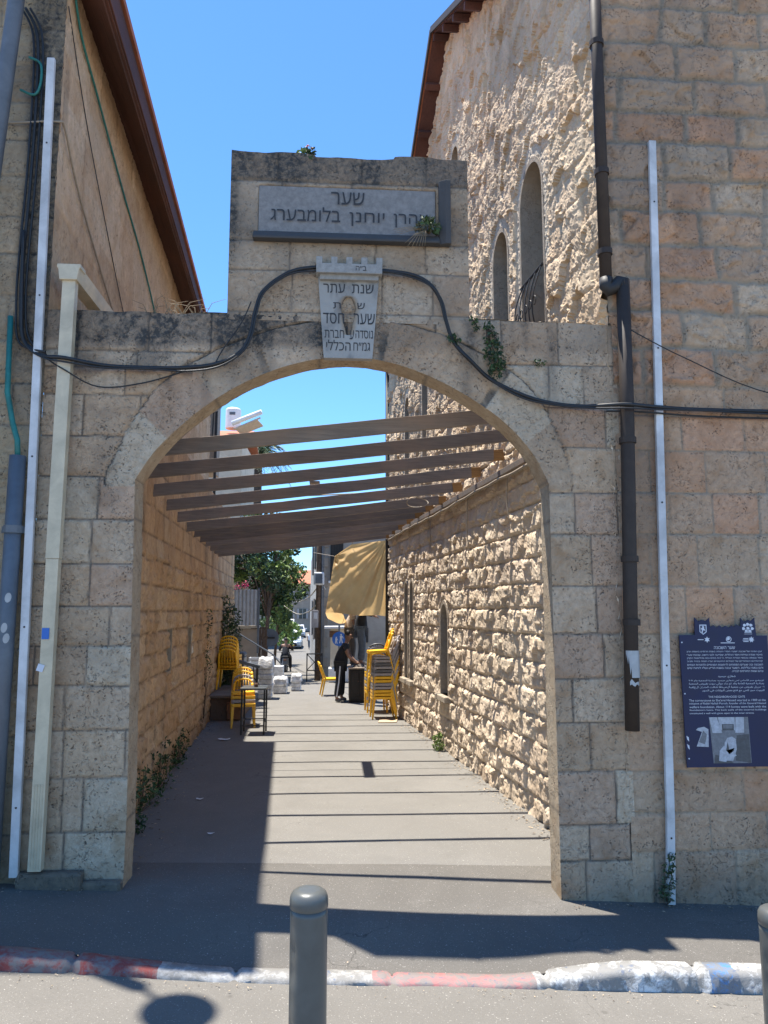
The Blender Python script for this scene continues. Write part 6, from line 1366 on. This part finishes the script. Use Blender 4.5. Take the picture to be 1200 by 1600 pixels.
m = MB(); m.lathe([(.001, 0), (.16, .03), (.24, .09), (.25, .10)], (0, 0, 0), 18); o = m.build('dish', M['tank'], an, False, smooth=True); o.location = (.0, -.3, .35); o.rotation_euler = (R(60), R(20), 0); m = MB(); m.tube([(-3.1, 12.6, 6.2), (-3.05, 12.5, 7.2), (-3.15, 12.6, 7.5)], .02, 6); m.tube([(-3.0, 12.6, 4.6), (-3.0, 12.6, 7.2)], .035, 8); m.build('pipe', M['black_metal'], an, True)

# right: corner house at the alley end with its fittings
cx0 = lambda y: -.45 - .045 * (y - 20)
ch = thing('corner_house', 'grey plastered corner house with barred window behind the tarpaulin', 'house', (.8, 20, 0))
m = MB(); m.add([(cx0(20), 20, -.3), (3.6, 20, -.3), (3.6, 46, -.9), (cx0(46), 46, -1.2), (cx0(20), 20, 5.5), (3.6, 20, 5.5), (3.6, 46, 5.5), (cx0(46), 46, 5.5)], [(0, 1, 5, 4), (3, 0, 4, 7), (1, 2, 6, 5), (2, 3, 7, 6), (4, 5, 6, 7)]); m.build('wall', M['greyplaster'], ch, True)
m = MB()
for k in range(16): m.box((cx0(20) + (.07 if k % 2 else .02), 19.975, .1 + .34 * k), (.34 if k % 2 else .24, .05, .33)); m.box((cx0(20) - .02, 20.1 + (.05 if k % 2 else 0), .1 + .34 * k), (.05, .34 if k % 2 else .24, .33))
m.build('quoin', M['farstone'], ch, True, bevel=.012)
w = MB(); w.box((.08, 19.96, 4.15), (.44, .06, 1.9)); w = w.build('window', M['dark_room'], ch, True); m = MB()
for k in range(5): m.box((-.10 + k * .09, 19.90, 4.15), (.016, .016, 1.9))
for z in (3.22, 4.0, 4.7): m.box((.08, 19.90, z), (.42, .02, .02))
m.build('grille', M['black_metal'], w, True)
m = MB(); m.box((.08, 19.93, 3.16), (.56, .12, .08)); m.build('sill', M['white'], w, True)
w = MB(); w.box((1.0, 19.97, 2.3), (.34, .05, .55)); w.build('window', M['dark_room'], ch, True); w = MB(); w.box((1.05, 19.96, 1.35), (.25, .05, .5)); w.build('window', M['dark_room'], ch, True)
for k, (y, z) in enumerate(((24, 1.0), (24, 4.2), (29, 1.0), (29, 4.2), (35, 1.0), (35, 4.2))):
    m = MB(); m.box((cx0(y) - .01, y, z + .8), (.06, 1.1, 1.7)); w = m.build('window', M['glass'], ch, True); m = MB()
    for q in (-.58, 0, .58): m.box((cx0(y) - .05, y + q, z + .8), (.05, .06, 1.75))
    for q in (-.88, .88): m.box((cx0(y) - .052, y, z + .8 + q), (.055, 1.2, .07))
    m.build('frame', M['greyplastic'], w, True)
sh = thing('utility_shed', 'small cream service shed with a flat white lid behind the blue sign', 'shed', (.2, 18.2, 0)); m = MB(); m.box((.22, 18.3, .8), (.66, .7, 1.62)); m.build('wall', M['plaster'], sh, True, bevel=.015)
m = MB(); m.box((.16, 18.2, 1.66), (.92, 1.0, .07)); m.build('lid', M['white'], sh, True, bevel=.01); m = MB(); m.box((.0, 17.94, 1.45), (.28, .02, .2)); m.build('panel', M['rust'], sh, True); m = MB(); m.box((.22, 18.15, .2), (.76, .9, .42)); m.build('base', M['white'], sh, True, bevel=.02)
ac = thing('air_conditioner', 'pale grey air conditioning unit hung on the corner house edge', 'air conditioner', (-.42, 18.6, 2.9)); m = MB(); m.box((-.50, 18.7, 3.22), (.34, .26, .42)); m.build('casing', M['white_pvc'], ac, True, bevel=.05, seg=3); m = MB(); m.box((-.50, 18.56, 3.22), (.22, .02, .32)); m.build('grille', M['grey_steel'], ac, True, bevel=.02)
m = MB(); m.beam((-.50, 18.8, 2.98), (-.40, 19.9, 2.9), .03, .03); m.beam((-.36, 18.8, 2.98), (-.30, 19.9, 2.9), .03, .03); m.build('bracket', M['white_pvc'], ac, True)
eb = thing('meter_box', 'tall grey electricity meter box on the utility pole', 'meter box', (-.60, 18.4, 1.6)); m = MB(); m.box((-.60, 18.45, 1.92), (.19, .16, .56)); m.build('casing', M['greyplastic'], eb, True, bevel=.012); m = MB(); m.box((-.60, 18.365, 2.02), (.12, .012, .2)); m.build('door', M['white_pvc'], eb, True, bevel=.005)
up = thing('utility_pole', 'weathered timber utility pole with cables at the street corner', 'utility pole', (-.50, 18.75, -.1)); m = MB(); m.tube([(-.52, 18.75, -.1), (-.50, 18.75, 4), (-.48, 18.75, 5.4)], [.10, .085, .07], 12); m.build('shaft', M['bark'], up, True, smooth=True)
m = MB(); m.tube([(-.40, 18.68, .2), (-.40, 18.68, 5.5)], .022, 6); m.tube([(-.35, 18.70, .2), (-.35, 18.70, 5.5)], .015, 6); m.build('conduit', M['grey_steel'], up, True)
for k, (z, l) in enumerate(((3.0, 'upper cable sagging across the street from the utility pole'), (2.45, 'lower cable sagging across the street from the utility pole'))): cable('overhead_cable', l, [(-.5, 18.7, z), (-1.1, 24, z - .35), (-2.2, 32, z - .25), (-5.5, 52, z + 1.5)], .02, M['beige_cable'])
# far grey house with red tiled roof
fh = thing('house', 'far grey stone house with a red tiled roof closing the street', 'house', (-5.5, 100, -.6))
m = MB(); m.box((-5.4, 104, 2.6), (8.5, 8, 6.6)); m.build('wall', M['farstone'], fh, True); m = MB(); m.add([(-10, 99.4, 5.8), (-.8, 99.4, 5.8), (-.8, 108.6, 5.8), (-10, 108.6, 5.8), (-7.0, 104, 7.9), (-3.4, 104, 7.9)], [(0, 1, 5, 4), (1, 2, 5), (2, 3, 4, 5), (3, 0, 4)]); m.build('roof', M['redtile'], fh, True, solid=.12)
for x in (-7.8, -6.2, -4.35, -2.6):
    for z in (1.7, 4.35):
        m = MB(); m.box((x, 99.96, z), (.95, .1, 1.35)); w = m.build('window', M['glass'], fh, True); m = MB(); m.box((x - .62, 99.9, z), (.25, .06, 1.35)); m.box((x + .62, 99.9, z), (.25, .06, 1.35)); m.box((x, 99.88, z), (.07, .05, 1.35)); m.build('shutter', M['greyplastic'], w, True)
m = MB(); m.box((-6.9, 98.6, 3.4), (2.2, 1.6, .2)); bl = m.build('balcony', M['greyplaster'], fh, True); m = MB()
for k in range(9): m.box((-7.95 + k * .26, 97.85, 3.95), (.05, .05, .95))
m.box((-6.9, 97.85, 4.45), (2.2, .07, .07)); m.build('railing', M['white'], bl, True)
f2 = thing('house', 'plain tan house half hidden by trees left of the far street', 'house', (-11, 70, -1.5)); m = MB(); m.box((-11.5, 74, 1.8), (9, 8, 7.0)); m.build('wall', M['farstone'], f2, True); m = MB(); m.box((-11.5, 74, 5.4), (9.4, 8.4, .25)); m.build('roof', M['redtile'], f2, True)

# ------------------------------------------------------------------ vehicles
def car(label, loc, mat, kind='sedan', rz=0.0):
    t = thing('parked_car', label, 'car', loc, rz, 'cars parked along the far street'); W = 1.72; van = kind == 'van'
    H = 1.9 if van else 1.45; hood = 1.05 if van else .86
    def loft(secs, name, mat, parent, bev=.05):
        m = MB(); n = len(secs)
        for y, w, z0, z1 in secs: pass
        vs = []
        for y, w, z0, z1 in secs: vs += [(-w / 2, y, z0), (w / 2, y, z0), (w / 2, y, z1), (-w / 2, y, z1)]
        fs = [(3, 2, 1, 0), tuple(4 * (n - 1) + q for q in (0, 1, 2, 3))]
        for i in range(n - 1):
            for q in range(4): fs.append((4 * i + q, 4 * i + (q + 1) % 4, 4 * i + 4 + (q + 1) % 4, 4 * i + 4 + q))
        m.add(vs, fs); return m.build(name, mat, parent, bevel=bev, seg=3)
    bd = loft([(-2.1, 1.5, .28, .58), (-2.0, 1.66, .2, .70), (-1.2, W, .18, hood), (-.9, W, .18, hood + .03), (1.4, W, .18, hood + .05), (2.0, 1.66, .22, hood), (2.1, 1.55, .3, .7)], 'body', mat, t)
    y0 = -1.5 if van else -.95
    loft([(y0, 1.56, hood, hood + .02), (y0 + .75, 1.36, hood, H - .06), (y0 + 1.0, 1.30, hood, H), (1.2, 1.30, hood, H - .02), (1.9, 1.42, hood, hood + .06)], 'cabin', mat, t, .04)
    m = MB(); a = Vector((0, y0 + .06, hood + .07)); bq = Vector((0, y0 + .72, H - .12)); nn = Vector((0, -(bq.z - a.z), bq.y - a.y)).normalized() * .022
    m.add([a + nn + Vector((-.70, 0, 0)), a + nn + Vector((.70, 0, 0)), bq + nn + Vector((.60, 0, 0)), bq + nn + Vector((-.60, 0, 0))], [(0, 1, 2, 3)]); m.build('windscreen', M['glass'], t, solid=.01)
    for s in (-1, 1):
        m = MB(); m.box((s * .62, -2.02, .62), (.34, .14, .15)); m.build('headlight', M['lamp_glass'], t, bevel=.03)
        m = MB(); m.box((s * .95, y0 + .35, hood + .12), (.2, .1, .14)); m.build('mirror', mat, t, bevel=.03)
        m = MB(); m.add([(s * .765, y0 + .75, hood + .06), (s * .765, 1.3, hood + .06), (s * .672, 1.1, H - .12), (s * .672, y0 + 1.0, H - .12)], [(0, 1, 2, 3)]); m.build('side_window', M['glass'], t, solid=.012)
        for y in (-1.35, 1.3): m = MB(); m.tube([(s * .68, y, .31), (s * .88, y, .31)], .31, 20); wh = m.build('wheel', M['tyre'], t); m = MB(); m.tube([(s * .87, y, .31), (s * .89, y, .31)], .19, 14); m.build('rim', M['silver'], wh)
    m = MB(); m.box((0, -2.09, .52), (.7, .06, .12)); m.build('grille', M['black_metal'], t); m = MB(); m.box((0, -2.1, .28), (1.5, .1, .2)); m.build('bumper', mat if van else M['grey_steel'], t, bevel=.03); m = MB(); m.box((0, -2.165, .33), (.5, .02, .11)); m.build('number_plate', M['yellow'], t)
    return t
car('silver saloon car facing the viewer, nearest of the parked cars', (-4.05, 71.0, street_z(71)), M['silver'])
car('white car behind the silver saloon', (-4.3, 86, street_z(86)), M['carwhite'], rz=R(2))
car('tall pale van farthest of the parked cars', (-5.9, 95, street_z(95)), M['carwhite'], 'van')
# rider on a parked motor scooter, seen from behind
zs = float(street_z(31)); sc = thing('motor_scooter', 'dark motor scooter with a chrome mirror carrying a rider in black', 'scooter', (-2.3, 31, zs))
for y in (-.55, .6):
    m = MB(); m.tube([(-.06 + .0, y, .22), (.06, y, .22)], .22, 20); w = m.build('wheel', M['tyre'], sc); m = MB(); m.tube([(-.07, y, .22), (.07, y, .22)], .12, 14); m.build('rim', M['silver'], w)
m = MB(); m.box((0, -.25, .55), (.3, .75, .32), taper=.8); m.box((0, .5, .62), (.34, .12, .7)); m.box((0, .15, .28), (.28, .5, .08)); m.build('body', M['darkplastic'], sc, bevel=.05, seg=3); m = MB(); m.box((0, -.25, .75), (.28, .7, .1)); m.build('saddle', M['tyre'], sc, bevel=.04)
m = MB(); m.tube([(-.36, .42, 1.0), (0, .5, 1.02), (.36, .42, 1.0)], .018, 8); m.tube([(.3, .45, 1.0), (.42, .42, 1.22)], .01, 6); m.box((.44, .42, 1.27), (.13, .03, .10)); m.tube([(0, .5, 1.02), (0, .55, .5)], .03, 8); m.build('handlebar', M['black_metal'], sc)
m = MB(); m.box((0, -.68, .62), (.16, .05, .09)); m.build('tail_lamp', M['rust'], sc, bevel=.01)
JD = dict(pelvis=(-.02, 0, .86), spine=(.0, 0, 1.04), chest=(.03, 0, 1.22), neck=(.05, 0, 1.38), head0=(.06, 0, 1.45), head1=(.075, 0, 1.51), head2=(.07, 0, 1.57), face=(1, 0, 0),
          shl=(.03, .19, 1.30), ell=(.2, .30, 1.10), wrl=(.44, .30, 1.03), hal=(.52, .28, 1.03), shr=(.03, -.19, 1.30), elr=(.2, -.30, 1.10), wrr=(.44, -.30, 1.03), har=(.52, -.28, 1.03),
          hipl=(0, .10, .84), knl=(.38, .20, .72), anl=(.32, .22, .36), tol=(.44, .23, .33), hipr=(0, -.10, .84), knr=(.38, -.20, .72), anr=(.32, -.22, .10), tor=(.44, -.24, .06))
person('person in a long black coat sitting on the motor scooter, seen from behind', (-2.3, 30.8, zs), R(90), JD, (M['darkcloth'], 1.0), M['darkcloth'], M['darkplastic'])
JE = dict(pelvis=(0, 0, .93), spine=(0, 0, 1.12), chest=(.01, 0, 1.31), neck=(.02, 0, 1.46), head0=(.03, 0, 1.53), head1=(.045, 0, 1.585), head2=(.04, 0, 1.64), face=(1, 0, 0),
          shl=(0, .18, 1.39), ell=(-.08, .22, 1.12), wrl=(.02, .22, .90), hal=(.05, .22, .83), shr=(0, -.18, 1.39), elr=(.08, -.22, 1.12), wrr=(.16, -.2, .92), har=(.2, -.2, .86),
          hipl=(0, .09, .88), knl=(.12, .10, .50), anl=(.10, .10, .09), tol=(.22, .11, .05), hipr=(0, -.09, .88), knr=(-.04, -.10, .48), anr=(-.22, -.10, .12), tor=(-.12, -.11, .06))
person('far pedestrian in pale blue clothes walking along the right street side', (-2.35, 69, float(street_z(69))), R(-100), JE, (M['white_pvc'], .6), M['jeans'], M['darkplastic'])
